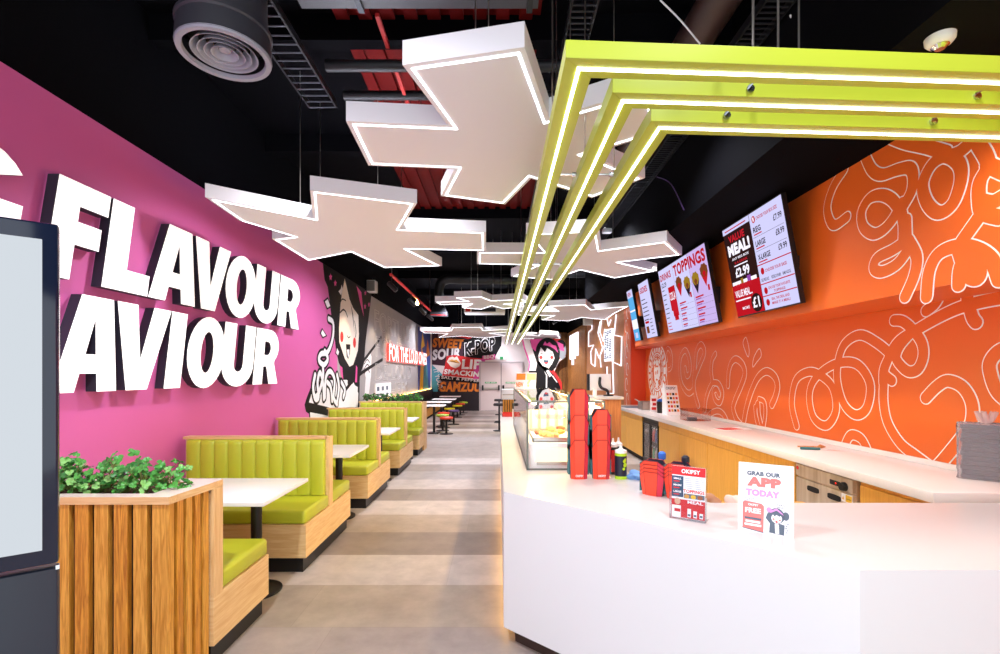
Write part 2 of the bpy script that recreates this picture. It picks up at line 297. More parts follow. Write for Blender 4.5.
noodle(w, [A2([(402, 605), (388, 540), (400, 472), (435, 447), (470, 455), (508, 492), (518, 560), (490, 604), (452, 580), (440, 512), (462, 460), (520, 422), (580, 424), (618, 480), (610, 550), (578, 573), (542, 542), (522, 472), (526, 410), (546, 362), (590, 338), (640, 362), (686, 400)]),
           A3([(400, 680), (360, 640), (372, 580), (430, 470), (548, 392), (700, 308), (820, 262), (1000, 222), (1120, 215)]), A3([(412, 346), (462, 352), (520, 402), (566, 470), (574, 545), (545, 614), (494, 630), (444, 590), (424, 545), (450, 480), (520, 400)]),
           A4([(350, 0), (348, 120), (372, 235), (440, 345), (520, 410), (600, 470)]), A3([(380, 560), (355, 620), (352, 690)]), A4([(578, 98), (640, 35), (700, 5), (780, 40), (830, 130), (825, 240), (770, 320), (670, 440), (620, 490)]), A4([(140, 390), (140, 350), (172, 300), (228, 322), (268, 400)]), A3([(830, 268), (848, 330), (868, 358)]),
           A3([(1060, 490), (990, 520), (945, 580), (950, 650), (985, 740), (1050, 800)]), A3([(592, 292), (640, 252), (672, 190)]), A3([(820, 250), (820, 130)])], XR, .048, .0095)
noodle(w, [zc(635, 330, 7.26, [(244, 290), (264, 270), (268, 200), (256, 150), (236, 135), (226, 170), (232, 220)]), zc(635, 330, 7.26, [(228, 470), (232, 400), (222, 330)])], XR, .04, .010)
w.build('noodle_line_painting', wr)
w = MB()
noodle(w, [A5([(135, 165), (75, 260), (42, 370), (58, 450), (90, 470), (150, 428)]), A5([(250, 85), (290, 165), (345, 192), (430, 165), (495, 155), (518, 195), (510, 280), (462, 370), (448, 400)]), A5([(450, 395), (400, 330), (340, 305), (275, 325), (232, 400), (242, 480), (295, 520), (350, 500), (405, 440), (455, 350)]), A5([(452, 385), (465, 470), (464, 560)]),
           A5([(385, -20), (480, 15), (600, 40), (700, 70)]), A5([(700, 88), (620, 140), (572, 250), (600, 355), (665, 403), (740, 350), (784, 220), (772, 130), (700, 88)]), A5([(820, 30), (770, 70), (720, 90)]),
           A5([(880, 20), (935, 130), (890, 230), (884, 320), (905, 400), (1000, 430)]), A5([(890, 420), (840, 490), (790, 560)]), A5([(1030, 180), (960, 150), (930, 130)]), A5([(905, 340), (960, 345), (1040, 300)]),
           A2([(726, 60), (685, 88), (640, 112), (630, 142), (655, 152), (700, 128), (735, 78), (732, 60)]), A2([(732, 60), (756, 110), (748, 165), (722, 225)]), A2([(785, 225), (793, 150), (820, 100), (870, 78), (925, 82), (975, 115), (1000, 175)]), A2([(880, 190), (884, 140), (905, 105), (940, 140), (935, 172), (905, 160), (880, 90)]), A2([(725, 0), (727, 60)])], XB, .045, .008)
w.build('noodle_line_painting', wb)
# round badge painted at the far end of the orange wall
w = MB(); cen = onX(657, 372, XR)
def ringw(r0, r1, off, m='white_paint', gaps=None):
    n = 64
    for k in range(n):
        if gaps and (k % gaps[1]) >= gaps[0]: continue
        q = [cen+Vector((0, -r*math.cos(2*PI*a/n), r*math.sin(2*PI*a/n)))+NR*off for (r, a) in ((r0, k), (r1, k), (r1, k+1), (r0, k+1))]; w.poly(q[::-1], m)
ringw(.56, .60, .002); ringw(.42, .53, .002, gaps=(2, 3)); ringw(.37, .40, .002)
rg = random.Random(3)
for (cy, cz, rr) in ((0, -.08, .16), (.1, .02, .11), (-.1, .04, .1), (.02, .18, .08), (0, -.25, .09), (-.14, .2, .06), (.15, .22, .05)):
    w.poly([cen+NR*(.002+.0005*rr*10)+Vector((0, -(cy+rr*(1+.3*rg.uniform(-1, 1))*math.cos(2*PI*k/14)), cz+rr*(1+.3*rg.uniform(-1, 1))*math.sin(2*PI*k/14))) for k in range(14)][::-1], 'white_paint')
for (cy, cz, ry, rz) in ((.05, .0, .025, .05), (-.06, -.02, .03, .04), (.0, -.16, .06, .02), (.02, .12, .09, .015), (-.09, .13, .02, .05)): w.poly([cen+NR*.0042+Vector((0, -(cy+ry*math.cos(2*PI*k/12)), cz+rz*math.sin(2*PI*k/12))) for k in range(12)][::-1], 'orange')
ringw(.28, .30, .0045, gaps=(5, 8)); ringw(.33, .35, .002, gaps=(3, 4))
w.build('round_badge_painting', wr)
w = MB()
for zz in (1.0, 1.35, 1.7, 2.1, 2.4, 2.7, 3.0):
    q = smooth_path([(.1*math.sin(zz*9)+.25+.1*math.cos(t), zz+.14*math.sin(t)) for t in [k*.7 for k in range(8)]], False, 4)
    ribbon(w, [Vector((2.97, 11.33-u*.9, v)) for u, v in q], .013, NR, 'white_paint', .002)
w.build('noodle_line_painting', pier)
# ---------------------------------------------------------------- wall painting of the girl eating noodles, left wall
G = lambda p: zc(300, 260, 4.0875, p); OL = (XL, 0, 0)
w = MB()
def pl(p, lay, m): w.px(G(p), OL, NL, .0012*lay, m)
def rl(p, half, lay, m): ribbon(w, [hit(x, y, OL, NL) for x, y in G(smooth_path(p, False, 6))], half, NL, m, .0012*lay)
pl([(93, 12), (100, 80), (113, 110), (121, 170), (128, 230), (138, 290), (146, 360), (158, 420), (170, 445), (172, 480), (190, 525), (210, 560), (240, 560), (245, 470), (262, 420), (268, 330), (280, 240), (291, 150), (292, 137), (190, 72)], 1, 'paint_black')
pl([(60, 480), (28, 560), (18, 592), (24, 620), (36, 628), (38, 660), (240, 660), (244, 500), (200, 480)], 1.5, 'paint_black')
pl([(62, 492), (36, 582), (130, 605), (232, 600), (236, 520), (190, 490)], 2, 'paint_white')
pl([(40, 622), (42, 658), (128, 658), (130, 640)], 2, 'paint_white')
pl([(188, 555), (186, 600), (236, 602), (238, 545), (218, 500)], 2.4, 'paint_white')
pl([(182, 76), (190, 108), (202, 160), (216, 195), (238, 225), (241, 300), (236, 370), (217, 428), (202, 436), (182, 402), (160, 335), (159, 280), (162, 230), (165, 180), (172, 130)], 2, 'cream')
pl([(190, 108), (230, 100), (250, 140), (258, 240), (240, 300), (238, 225), (216, 195), (202, 160)], 3, 'paint_black')
pl([(205, 170), (212, 215), (222, 300), (216, 220)], 3.2, 'paint_black'); pl([(222, 190), (232, 240), (236, 320), (230, 230)], 3.3, 'cream')
pl([(230, 105), (250, 132), (260, 232), (246, 180)], 4, 'pink_paint'); pl([(162, 430), (166, 470), (176, 490), (172, 440)], 4, 'pink_paint'); pl([(228, 430), (224, 500), (232, 500), (234, 440)], 4, 'pink_paint')
pl(ell(170, 314, 6.5, 22), 4, 'cheek'); pl(ell(222, 338, 6, 21), 4, 'cheek')
pl([(187, 344), (205, 345), (203, 385), (196, 405), (190, 395)], 4, 'paint_black'); pl([(190, 366), (201, 366), (200, 390), (195, 400)], 5, 'paint_white')
rl([(164, 214), (176, 203), (186, 212), (193, 232)], .016, 4, 'paint_black'); rl([(163, 175), (172, 160), (186, 166)], .012, 4, 'paint_black'); rl([(192, 310), (198, 318), (204, 312)], .01, 4, 'paint_black'); rl([(222, 250), (228, 290), (226, 315)], .014, 4, 'paint_black')
pl([(156, 128), (166, 118), (170, 100), (174, 118), (168, 145)], 3, 'paint_white')
for cx, cy, r in ((124, 70, 13), (143, 95, 12), (266, 135, 9), (281, 182, 9), (265, 190, 10)):
    pl([(cx+(.55 if k % 2 else 1)*r*.55*math.sin(k*PI/5), cy-(.5 if k % 2 else 1)*r*1.3*math.cos(k*PI/5)) for k in range(10)], 4, 'pink_paint')
pl([(283, 370), (292, 395), (290, 470), (280, 560), (262, 560), (268, 480), (258, 440), (264, 400), (276, 400)], 3, 'paint_white')
for y in (415, 435, 455): rl([(262, y+10), (274, y-8), (284, y+4)], .012, 4, 'paint_black')
rl([(331, 316), (250, 425), (196, 500)], .04, 3.6, 'paint_black'); rl([(336, 407), (240, 470), (185, 530)], .04, 3.6, 'paint_black')
nd = [[(116, 240), (134, 258), (132, 320), (112, 375), (84, 384), (76, 410), (96, 428), (112, 404), (100, 372)], [(92, 432), (92, 480), (76, 540), (62, 560)], [(60, 470), (52, 520), (60, 566), (74, 560), (70, 500), (80, 460), (92, 500), (96, 566)], [(100, 560), (104, 480), (122, 455), (140, 490), (136, 560), (150, 590)], [(150, 470), (158, 520), (150, 580)], [(110, 500), (124, 520), (130, 575)], [(168, 500), (182, 530), (176, 560)]]
for i, p in enumerate(nd): rl(p, .085, 5+i*.02, 'paint_black')
for i, p in enumerate(nd): rl(p, .045, 6+i*.02, 'paint_white')
for p in ([(112, 160), (100, 170), (110, 195), (122, 188)], [(90, 285), (84, 300), (92, 314), (104, 308)], [(150, 360), (146, 380), (154, 390), (158, 376)]):
    pl([(x*1+(x-sum(a for a, _ in p)/4)*.5, y+(y-sum(c for _, c in p)/4)*.5) for x, y in p], 5, 'paint_black'); pl(p, 6, 'paint_white')
w.build('noodle_girl_painting', wl)
# faint outlined lettering on the grey wall
w = MB()
for body, z0, h, y0, wd in (('FORTUNE', 2.62, .5, 11.3, 4.6), ('FOR THE', 2.0, .5, 11.4, 4.4), ('DE-LOUD', 1.42, .42, 11.35, 4.6), ('OTHERS', .92, .42, 11.3, 4.2)):
    text(w, body, 'grey_line', (XL, y0, z0), U_L, UP, wd, h, .004, 0, 0, .010)
w.build('outlined_lettering', wl)
w = MB()                                                   # colourful end of the left wall
for p, m in (([(17.4, .9), (17.4, 3.3), (20.55, 3.3), (20.55, .9)], 'paint_blue'), ([(17.7, .9), (18.2, 2.6), (18.8, 2.2), (18.5, .9)], 'paint_yellow'), ([(18.6, 1.0), (18.9, 2.4), (19.6, 2.0), (19.9, 1.0)], 'teal'), ([(18.0, 2.5), (18.4, 3.2), (19.0, 2.7)], 'paint_yellow'), ([(19.2, 2.2), (19.7, 3.0), (20.4, 2.4)], 'paint_orange')):
    w.poly([Vector((XL+.003+.001*len(w.f), y, z)) for y, z in p], m)
w.build('colour_block_painting', wl)
# graffiti wall at the far end
E1 = lambda p: zc(425, 325, 8.725, p); OE = (0, YE, 0)
w = MB()
def pe(p, lay, m): w.px(E1(p), OE, NE, .0025*lay, m)
def te(body, x0, y0, x1, y1, hpx, lay, m, bold=.03, shear=.1):
    a = hit(*E1([(x0, y0)])[0], OE, NE); c = hit(*E1([(x1, y1)])[0], OE, NE); d = c-a; k = YE/F/8.725
    text(w, body, m, a, d, Vector((-d.z, 0, d.x)), d.length, hpx*k, .0025*lay, bold, shear)
pe([(60, 60), (60, 585), (490, 585), (490, 330), (610, 310), (670, 250), (680, 60)], 1, 'white_wall'); pe([(60, 60), (60, 345), (200, 360), (420, 330), (480, 110), (480, 60)], 1.5, 'paint_plum'); pe([(200, 90), (330, 110), (400, 130), (420, 70), (200, 60)], 2, 'paint_red')
pe([(60, 345), (60, 585), (130, 585), (150, 430)], 2, 'teal'); pe([(120, 480), (110, 585), (488, 585), (488, 500), (300, 470)], 2, 'paint_plum')
te('SWEET', 62, 195, 330, 210, 85, 3, 'paint_orange', .05); te('SOUR', 62, 310, 310, 290, 95, 3, 'paint_white', .05, .15)
pe([(330, 285), (335, 130), (520, 90), (672, 85), (665, 180), (600, 300), (420, 300)], 3.2, 'paint_black'); te('K-POP', 345, 282, 615, 220, 125, 4, 'paint_white', .075, .2); te('K-POP', 352, 279, 612, 219, 115, 5, 'paint_black', .03, .2)
pe([(500, 270), (500, 310), (612, 300), (612, 255)], 5.2, 'pink_paint'); te('BBQ', 512, 303, 602, 294, 36, 6, 'white_wall', .03)
pe([(190, 270), (170, 370), (150, 440), (480, 470), (488, 335), (525, 325), (520, 295), (400, 285), (260, 262)], 6, 'paint_red'); pe([(430, 300), (420, 470), (488, 470), (488, 335), (525, 325), (522, 296)], 6.2, 'magenta')
te('LIP', 318, 385, 490, 385, 85, 7, 'white_paint', .04); te('SMACKIN’', 162, 428, 486, 455, 46, 7, 'white_paint', .04)
pe([(190, 320), (210, 285), (240, 275), (258, 285), (280, 272), (315, 335), (300, 362), (265, 378), (225, 362)], 7, 'cream'); pe([(200, 316), (235, 300), (255, 308), (275, 302), (306, 335), (262, 330)], 8, 'food'); pe([(215, 318), (255, 318), (295, 335), (255, 325)], 9, 'paint_black')
pe([(130, 440), (125, 480), (480, 515), (485, 478)], 7, 'paint_black'); te('SALT & PEPPER', 140, 466, 480, 500, 24, 8, 'white_wall', .02)
te('GAMZUU', 118, 585, 484, 585, 92, 4, 'paint_orange', .05); te('IT YOUR', 72, 390, 120, 560, 40, 4, 'white_wall', .02, 0)
w.build('graffiti_painting', we)
# double doors
def px_rect(x0, y0, x1, y1, Y): a = onY(x0, y1, Y); c = onY(x1, y0, Y); return a.x, c.x, a.z, c.z
dx0, dx1, dzt = -.78+.0, 1.02, 2.05
a = onY(480.8, 411, YE); c = onY(521.5, 363, YE); dx0, dx1, dzt = a.x, c.x, c.z; mid = (dx0+dx1)/2
for i, (q0, q1) in enumerate(((dx0, mid-.012), (mid+.012, dx1))):
    b = MB(); b.box(q0, q1, YE-.05, YE-.004, .012, dzt, 'door_white'); d = struct(b.build('door_%d' % (i+1)))
    h = MB(); h.box(q0+.06, q1-.06, YE-.12, YE-.085, .93, 1.0, 'steel'); h.box(q0+.05, q0+.12, YE-.13, YE-.05, .88, 1.1, 'dark_steel'); h.box(q1-.12, q1-.05, YE-.13, YE-.05, .88, 1.1, 'dark_steel'); h.build('push_bar', d)
    h = MB(); h.box(q0+.18, q1-.18, YE-.056, YE-.05, 1.17, 1.24, 'paint_green'); text(h, 'FIRE EXIT', 'white_paint', (q0+.22, YE-.056, 1.185), U_E, UP, q1-q0-.44, .035, .003); h.build('door_notice', d)
b = MB(); b.box(dx0-.07, dx0, YE-.06, YE, 0, dzt+.06, 'door_trim'); b.box(dx1, dx1+.07, YE-.06, YE, 0, dzt+.06, 'door_trim'); b.box(dx0, dx1, YE-.06, YE, dzt+.005, dzt+.06, 'door_trim'); b.box(mid-.014, mid+.014, YE-.03, YE-.003, 0, dzt, 'dark_steel'); struct(b.build('trim_1'))
t = thing('exit_sign', 'small green and white exit sign above the white double doors', 'sign', onY(501, 359, YE-.03))
x0, x1, z0, z1 = px_rect(497, 356.2, 505.5, 360, YE); b = MB(); b.box(x0, x1, YE-.04, YE-.003, z0, z1, 'white_plastic'); b.build('housing', t)
b = MB(); b.box(x0+.12, x1-.1, YE-.045, YE-.04, z0+.015, z1-.015, 'paint_green'); b.build('green_panel', t)
# lit timber wall: white line pattern and lit signs
def line_on(X, seg, r=.017, m='neon_cool', name='white_line_light'):
    q = MB()
    for s in seg: q.tube([onX(x, y, X)+NR*.03 for x, y in zc(560, 300, 6.54, s)], r, m, 6)
    return q
t = line_on(2.97, [[(215, 160), (215, 190), (193, 212), (193, 305), (225, 295), (207, 340), (210, 415), (235, 435), (240, 320), (262, 380), (295, 300)], [(270, 140), (255, 215), (270, 260), (285, 310), (268, 370), (275, 440)], [(278, 130), (268, 210), (290, 270), (300, 190)], [(315, 125), (325, 170), (340, 130)], [(375, 95), (362, 230), (412, 240), (408, 430), (352, 405), (358, 610), (315, 612), (315, 435)], [(350, 360), (352, 405)]]).build('zigzag_line_light')
tag(t, 'zigzag of white light lines on the brown timber wall behind the till', 'light')
def panel(name, X, quad, label, rows):
    o = thing(name, label, 'sign', onX(*quad[3], X)+NR*.03); q = MB(); P = [onX(x, y, X)+NR*.05 for x, y in quad]; Q = [p-NR*.05 for p in P]
    q.add(P+Q, [[0, 1, 2, 3][::-1], [4, 5, 6, 7], [0, 1, 5, 4], [1, 2, 6, 5], [2, 3, 7, 6], [3, 0, 4, 7]], 'neon_cool'); q.build('light_panel', o)
    q = MB(); rr = random.Random(len(name))
    for k in range(rows):
        for j in range(3):
            y = P[0].y+(P[1].y-P[0].y)*(.12+.3*j); z = P[3].z+(P[0].z-P[3].z)*(.08+.85*k/rows)
            if rr.random() < .8: q.box(X-.056, X-.05, y-.16, y+rr.uniform(0, .1), z, z+.03, 'slate')
    q.build('printed_lines', o); return o
panel('lit_menu_sign', 2.97, zc(560, 300, 6.54, [(300, 195), (352, 185), (352, 398), (300, 402)]), 'white lit panel with small grey print on the brown timber wall', 16)
t = thing('lit_slat_sign', 'stepped white lit sign on the dark slatted timber wall', 'sign', onX(575, 366, 2.86))
for (x0, x1, ya, yb, y2) in ((68, 82, 235, 228, 390), (82, 92, 228, 222, 425), (92, 104, 222, 216, 385), (104, 113, 216, 212, 300), (113, 122, 212, 208, 365)):
    q = MB(); P = [onX(x, y, 2.93)+NR*.04 for x, y in zc(560, 300, 6.54, [(x0, ya), (x1, yb), (x1, y2), (x0, y2)])]; Q = [p-NR*.035 for p in P]
    q.add(P+Q, [[3, 2, 1, 0], [4, 5, 6, 7], [0, 1, 5, 4], [1, 2, 6, 5], [2, 3, 7, 6], [3, 0, 4, 7]], 'neon_cool'); q.build('light_bar', t)
# cut-out girl panel on the far wall
E2 = lambda p: zc(515, 325, 8.725, p); YP = 19.9; OP = (0, YP, 0)
t = thing('girl_cutout_panel', 'tall cut-out wall panel of a laughing girl with pink hair band, red edge', 'wall panel', (onY(547, 400, YP).x, YP, 0))
def slab(mb, p, y0, y1, m):
    P = [onY(x, y, YP) for x, y in E2(p)]; n = len(P); fr = [Vector((q.x, y0, q.z)) for q in P]; bk = [Vector((q.x, y1, q.z)) for q in P]
    mb.add(fr+bk, [list(range(n)), list(range(n, 2*n))[::-1]]+[[i, n+i, n+(i+1) % n, (i+1) % n] for i in range(n)], m)
b = MB(); slab(b, [(60, 125), (240, 118), (330, 118), (400, 130), (442, 200), (440, 280), (385, 320), (345, 400), (410, 520), (410, 758), (120, 758), (115, 390), (128, 330), (80, 200)], YP, YP+.06, 'white_wall')
b.build('backing_board', t)
w = MB()
def pg(p, lay, m): w.px(E2(p), OP, NE, .002*lay, m)
pg([(330, 380), (410, 500), (410, 758), (250, 758), (260, 420)], 1, 'paint_red'); pg([(380, 300), (445, 270), (440, 190), (395, 125), (330, 118), (300, 130)], 1, 'paint_red')
pg([(60, 128), (78, 210), (125, 335), (113, 395), (122, 410), (135, 330), (88, 200), (72, 126)], 2, 'pink_paint'); pg([(125, 125), (200, 300), (180, 400), (120, 400), (120, 758), (395, 758), (395, 540), (375, 490), (340, 435), (300, 400), (250, 380), (190, 330)], 2, 'paint_black')
pg([(130, 122), (145, 200), (180, 230), (225, 190), (240, 120)], 2.5, 'pink_paint'); pg(ell(285, 235, 105, 125, 22), 3, 'paint_black'); pg([(330, 200), (392, 230), (388, 300), (355, 372), (322, 405), (290, 385), (340, 320)], 3.2, 'paint_black'); pg(ell(412, 225, 34, 75), 3, 'paint_grey'); pg(ell(400, 170, 40, 40), 3.5, 'paint_black'); pg([(360, 140), (420, 170), (430, 230), (395, 220)], 3.8, 'pink_paint')
pg([(205, 265), (225, 195), (262, 240), (280, 200), (330, 235), (345, 290), (320, 345), (280, 372), (240, 355), (210, 310)], 4, 'paint_white'); pg([(225, 180), (262, 235), (272, 195), (255, 165)], 4.5, 'paint_black')
pg([(245, 175), (262, 142), (278, 165), (300, 148), (330, 175), (358, 180), (378, 245), (350, 215), (310, 190), (280, 180)], 5, 'pink_paint')
pg([(215, 255), (232, 243), (250, 255), (232, 250)], 5, 'paint_black'); pg([(298, 252), (315, 242), (332, 254), (315, 249)], 5, 'paint_black'); pg(ell(226, 283, 15, 16), 5, 'cheek'); pg(ell(321, 283, 14, 16), 5, 'cheek'); pg([(248, 305), (295, 308), (288, 335), (270, 343), (253, 330)], 5, 'paint_navy'); pg([(256, 325), (288, 325), (272, 343)], 6, 'cheek')
pg([(290, 390), (325, 440), (300, 455), (270, 400)], 5, 'paint_white'); pg([(255, 400), (270, 440), (268, 560), (280, 560), (282, 440)], 5, 'paint_white'); pg([(330, 440), (372, 500), (366, 506), (322, 446)], 5, 'paint_white')
w.build('printed_face', t)
# wall sign of red neon letters on the grey wall, left
t = thing('neon_sign', 'red and white glowing letter sign on the grey wall behind the benches', 'neon sign', onX(412, 365, XL))
P0 = onX(386.5, 358, XL); P1 = onX(425, 366, XL); z0, z1 = 1.93, 2.39
for body, f0, f1 in (('FOR THE', 0, .4), ('LOUD', .43, .68), ('ONES', .71, 1)):
    q = MB(); y0 = P0.y+(P1.y-P0.y)*f0; y1 = P0.y+(P1.y-P0.y)*f1
    text(q, body, 'neon_red', (XL, y0, z0), U_L, UP, y1-y0, z1-z0, .03, 0, 0, .03); q.build('red_outline', t)
    q = MB(); text(q, body, 'neon_white', (XL, y0, z0), U_L, UP, y1-y0, z1-z0, .07, .03); q.build('white_letters', t)
q = MB(); q.box(XL+.002, XL+.012, P0.y, P1.y, z0-.05, z0-.02, 'steel'); q.build('mounting_rail', t)
# ---------------------------------------------------------------- big white letters on the pink wall
def letter_polys(ch):
    """outlines in a unit box (0..w, 0..1): list of (outer, holes) as closed polygons; bold sans"""
    st = .27
    def arc(cx, cy, rx, ry, a0, a1, n=10): return [(cx+rx*math.cos(math.radians(a0+(a1-a0)*k/n)), cy+ry*math.sin(math.radians(a0+(a1-a0)*k/n))) for k in range(n+1)]
    if ch == 'F': return .62, [[(0, 0), (st, 0), (st, .36), (.56, .36), (.56, .60), (st, .60), (st, .76), (.62, .76), (.62, 1), (0, 1)]], []
    if ch == 'L': return .58, [[(0, 0), (.58, 0), (.58, .25), (st, .25), (st, 1), (0, 1)]], []
    if ch == 'A': return .82, [[(0, 0), (.27, 0), (.305, .19), (.515, .19), (.55, 0), (.82, 0), (.62, 1), (.20, 1)]], [[(.345, .39), (.475, .39), (.41, .76)]]
    if ch == 'V': return .80, [[(.25, 0), (.55, 0), (.80, 1), (.52, 1), (.40, .36), (.28, 1), (0, 1)]], []
    if ch == 'I': return .29, [[(0, 0), (.29, 0), (.29, 1), (0, 1)]], []
    if ch == 'O': return .80, [arc(.4, .5, .4, .52, 0, 360, 28)[:-1]], [arc(.4, .5, .13, .30, 0, 360, 20)[:-1]]
    if ch == 'U': return .72, [[(0, 1), (0, .36)]+arc(.36, .34, .36, .36, 180, 360, 14)[1:-1]+[(.72, .36), (.72, 1), (.46, 1), (.46, .36)]+arc(.36, .34, .10, .12, 360, 180, 8)[1:-1]+[(.26, .36), (.26, 1)]], []
    if ch == 'R': return .74, [[(0, 0), (.27, 0), (.27, .32), (.36, .32), (.47, 0), (.76, 0), (.60, .38)]+arc(.40, .68, .32, .32, -50, 90, 10)+[(0, 1)]], [[(.27, .53)]+arc(.36, .65, .10, .125, -90, 90, 6)+[(.27, .78)]]
    if ch == 'G': return .78, [arc(.42, .5, .42, .52, 40, 320, 22)+[(.78, .1), (.78, .56), (.42, .56), (.42, .36), (.54, .36), (.54, .26)]+arc(.42, .5, .16, .28, 300, 55, 14)], []
    if ch == 'H': return .74, [[(0, 0), (.27, 0), (.27, .38), (.47, .38), (.47, 0), (.74, 0), (.74, 1), (.47, 1), (.47, .62), (.27, .62), (.27, 1), (0, 1)]], []
XS = -2.84
def big_letter(ch, y0, y1, z0, z1, label):
    w, outs, holes = letter_polys(ch); sy = (y1-y0)/w; sz = z1-z0; sh = .165
    bmx = bmesh.new(); edges = []
    for poly in outs+holes:
        vs = [bmx.verts.new((XS, y0+u*sy+(v*sz-.5*sz)*sh, z0+v*sz)) for u, v in poly]
        edges += [bmx.edges.new((vs[i], vs[(i+1) % len(vs)])) for i in range(len(vs))]
    bmesh.ops.triangle_fill(bmx, edges=edges, use_beauty=True, use_dissolve=False)
    for f in bmx.faces:
        if f.normal.x < 0: f.normal_flip()
    face = [([v.co.copy() for v in f.verts]) for f in bmx.faces]; bmx.free()
    t = thing('sign_letter', label, 'sign letter', (XL, (y0+y1)/2, z0), 'big white letters on the pink wall')
    b = MB()
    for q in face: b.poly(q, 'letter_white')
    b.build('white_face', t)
    b = MB()
    for poly in outs+holes:
        P = [Vector((XS, y0+u*sy+(v*sz-.5*sz)*sh, z0+v*sz)) for u, v in poly]; n = len(P)
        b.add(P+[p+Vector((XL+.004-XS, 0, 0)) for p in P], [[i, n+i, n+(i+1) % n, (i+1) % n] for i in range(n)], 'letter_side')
    b.build('dark_side', t)
z0, z1 = 2.222, 2.893
row = [('F', 3.05, 3.465), ('L', 3.487, 3.935), ('A', 3.945, 4.545), ('V', 4.45, 5.045), ('O', 5.0, 5.62), ('U', 5.60, 6.19), ('R', 6.215, 6.86)]
nm = ['first', 'second', 'third', 'fourth', 'fifth', 'sixth', 'last']
for (ch, a, c), q in zip(row, nm): big_letter(ch, a, c, z0, z1, 'white raised letter %s, %s of the word FLAVOUR on the pink wall' % (ch, q))
big_letter('G', 2.24, 2.86, z0, z1, 'white raised letter cut by the left picture edge, above the kiosk screen')
z0, z1 = 1.472, 2.142
row = [('A', 3.09, 3.62, 'A'), ('V', 3.525, 4.115, 'V'), ('I', 4.125, 4.335, 'I'), ('O', 4.38, 4.98, 'O'), ('U', 4.94, 5.575, 'U'), ('R', 5.595, 6.20, 'R')]
for ch, a, c, q in row: big_letter(ch, a, c, z0, z1, 'white raised letter %s in the lower word AVIOUR on the pink wall' % q)
# ---------------------------------------------------------------- self-order kiosk, front left
KO = Vector((-1.1, 1.2, 0)); KD = Vector((-.777, -.63, 0)).normalized(); KN = Vector((.63, -.777, 0)).normalized()
KM = Matrix(((KD.x, -KN.x, 0, KO.x), (KD.y, -KN.y, 0, KO.y), (0, 0, 1, 0), (0, 0, 0, 1)))      # local x along the face, y into the body
t = thing('order_kiosk', 'tall dark self-order kiosk with a blank white screen, cut by the left edge', 'kiosk', KO+KD*.27)
b = MB(); b.box(0, .56, .004, .05, 1.125, 1.974, 'black_gloss', .006, 2, KM); b.build('screen_housing', t)
b = MB(); b.box(.030, .530, -.002, .004, 1.165, 1.93, 'scr_kiosk', 0, 2, KM); b.build('screen', t, None)
b = MB(); b.box(0, .56, .0, .05, .03, 1.115, 'kiosk_body', .006, 2, KM); b.build('pedestal', t)
b = MB(); b.box(0, .59, -.12, .10, 0, .03, 'dark_steel', .004, 2, KM); b.build('base_plate', t)
b = MB(); b.box(-.002, .005, -.003, .006, 1.112, 1.122, 'chrome', 0, 2, KM); b.build('lock', t)
# ---------------------------------------------------------------- menu screens
TILT = .171/.943
def screen(yl, yr, label, draw, zb=2.224, hgt=.943, X0=2.64, group='menu screens on the orange wall'):
    """yl far (left) edge, yr near (right) edge"""
    V = Vector((-TILT, 0, 1)).normalized(); sl = hgt*math.sqrt(1+TILT*TILT); O = Vector((X0, yl, zb)); N = U_R.cross(V); W = yl-yr
    t = thing('menu_screen', label, 'menu screen', (X0, (yl+yr)/2, zb), group)
    def quad(mb, u0, u1, v0, v1, m, off=.003): mb.poly([O+U_R*u+V*v+N*off for u, v in ((u0, v0), (u1, v0), (u1, v1), (u0, v1))], m)
    quad.poly = lambda mb, pts, m, off=.005: mb.poly([O+U_R*u+V*v+N*off for u, v in pts], m)
    b = MB(); c = [(-.001, -.012), (W+.001, -.012), (W+.001, sl+.012), (-.001, sl+.012)]
    fr = [O+U_R*u+V*v+N*0 for u, v in c]; bk = [p-N*.045 for p in fr]
    b.add(fr+bk, [[0, 1, 2, 3], [7, 6, 5, 4]]+[[i, 4+i, 4+(i+1) % 4, (i+1) % 4] for i in range(4)], 'black_satin'); b.build('screen_case', t)
    b = MB(); b.box(X0+.0, XB, (yl+yr)/2-.1, (yl+yr)/2+.1, zb+.25, zb+.45, 'black_satin'); b.build('wall_bracket', t)
    b = MB(); draw(b, quad, W, sl, lambda body, m, u, v, w, h, bold=.02, off=.006: text(b, body, m, O+U_R*u+V*v, U_R, V, w, h, off, bold)); b.build('display', t)
    return O, V, N, W, sl, t
def lines(quad, b, u0, u1, vs, m, h=.012, rr=random.Random(5)):
    for v in vs: quad(b, u0, u0+(u1-u0)*rr.uniform(.6, 1), v, v+h, m, .006)
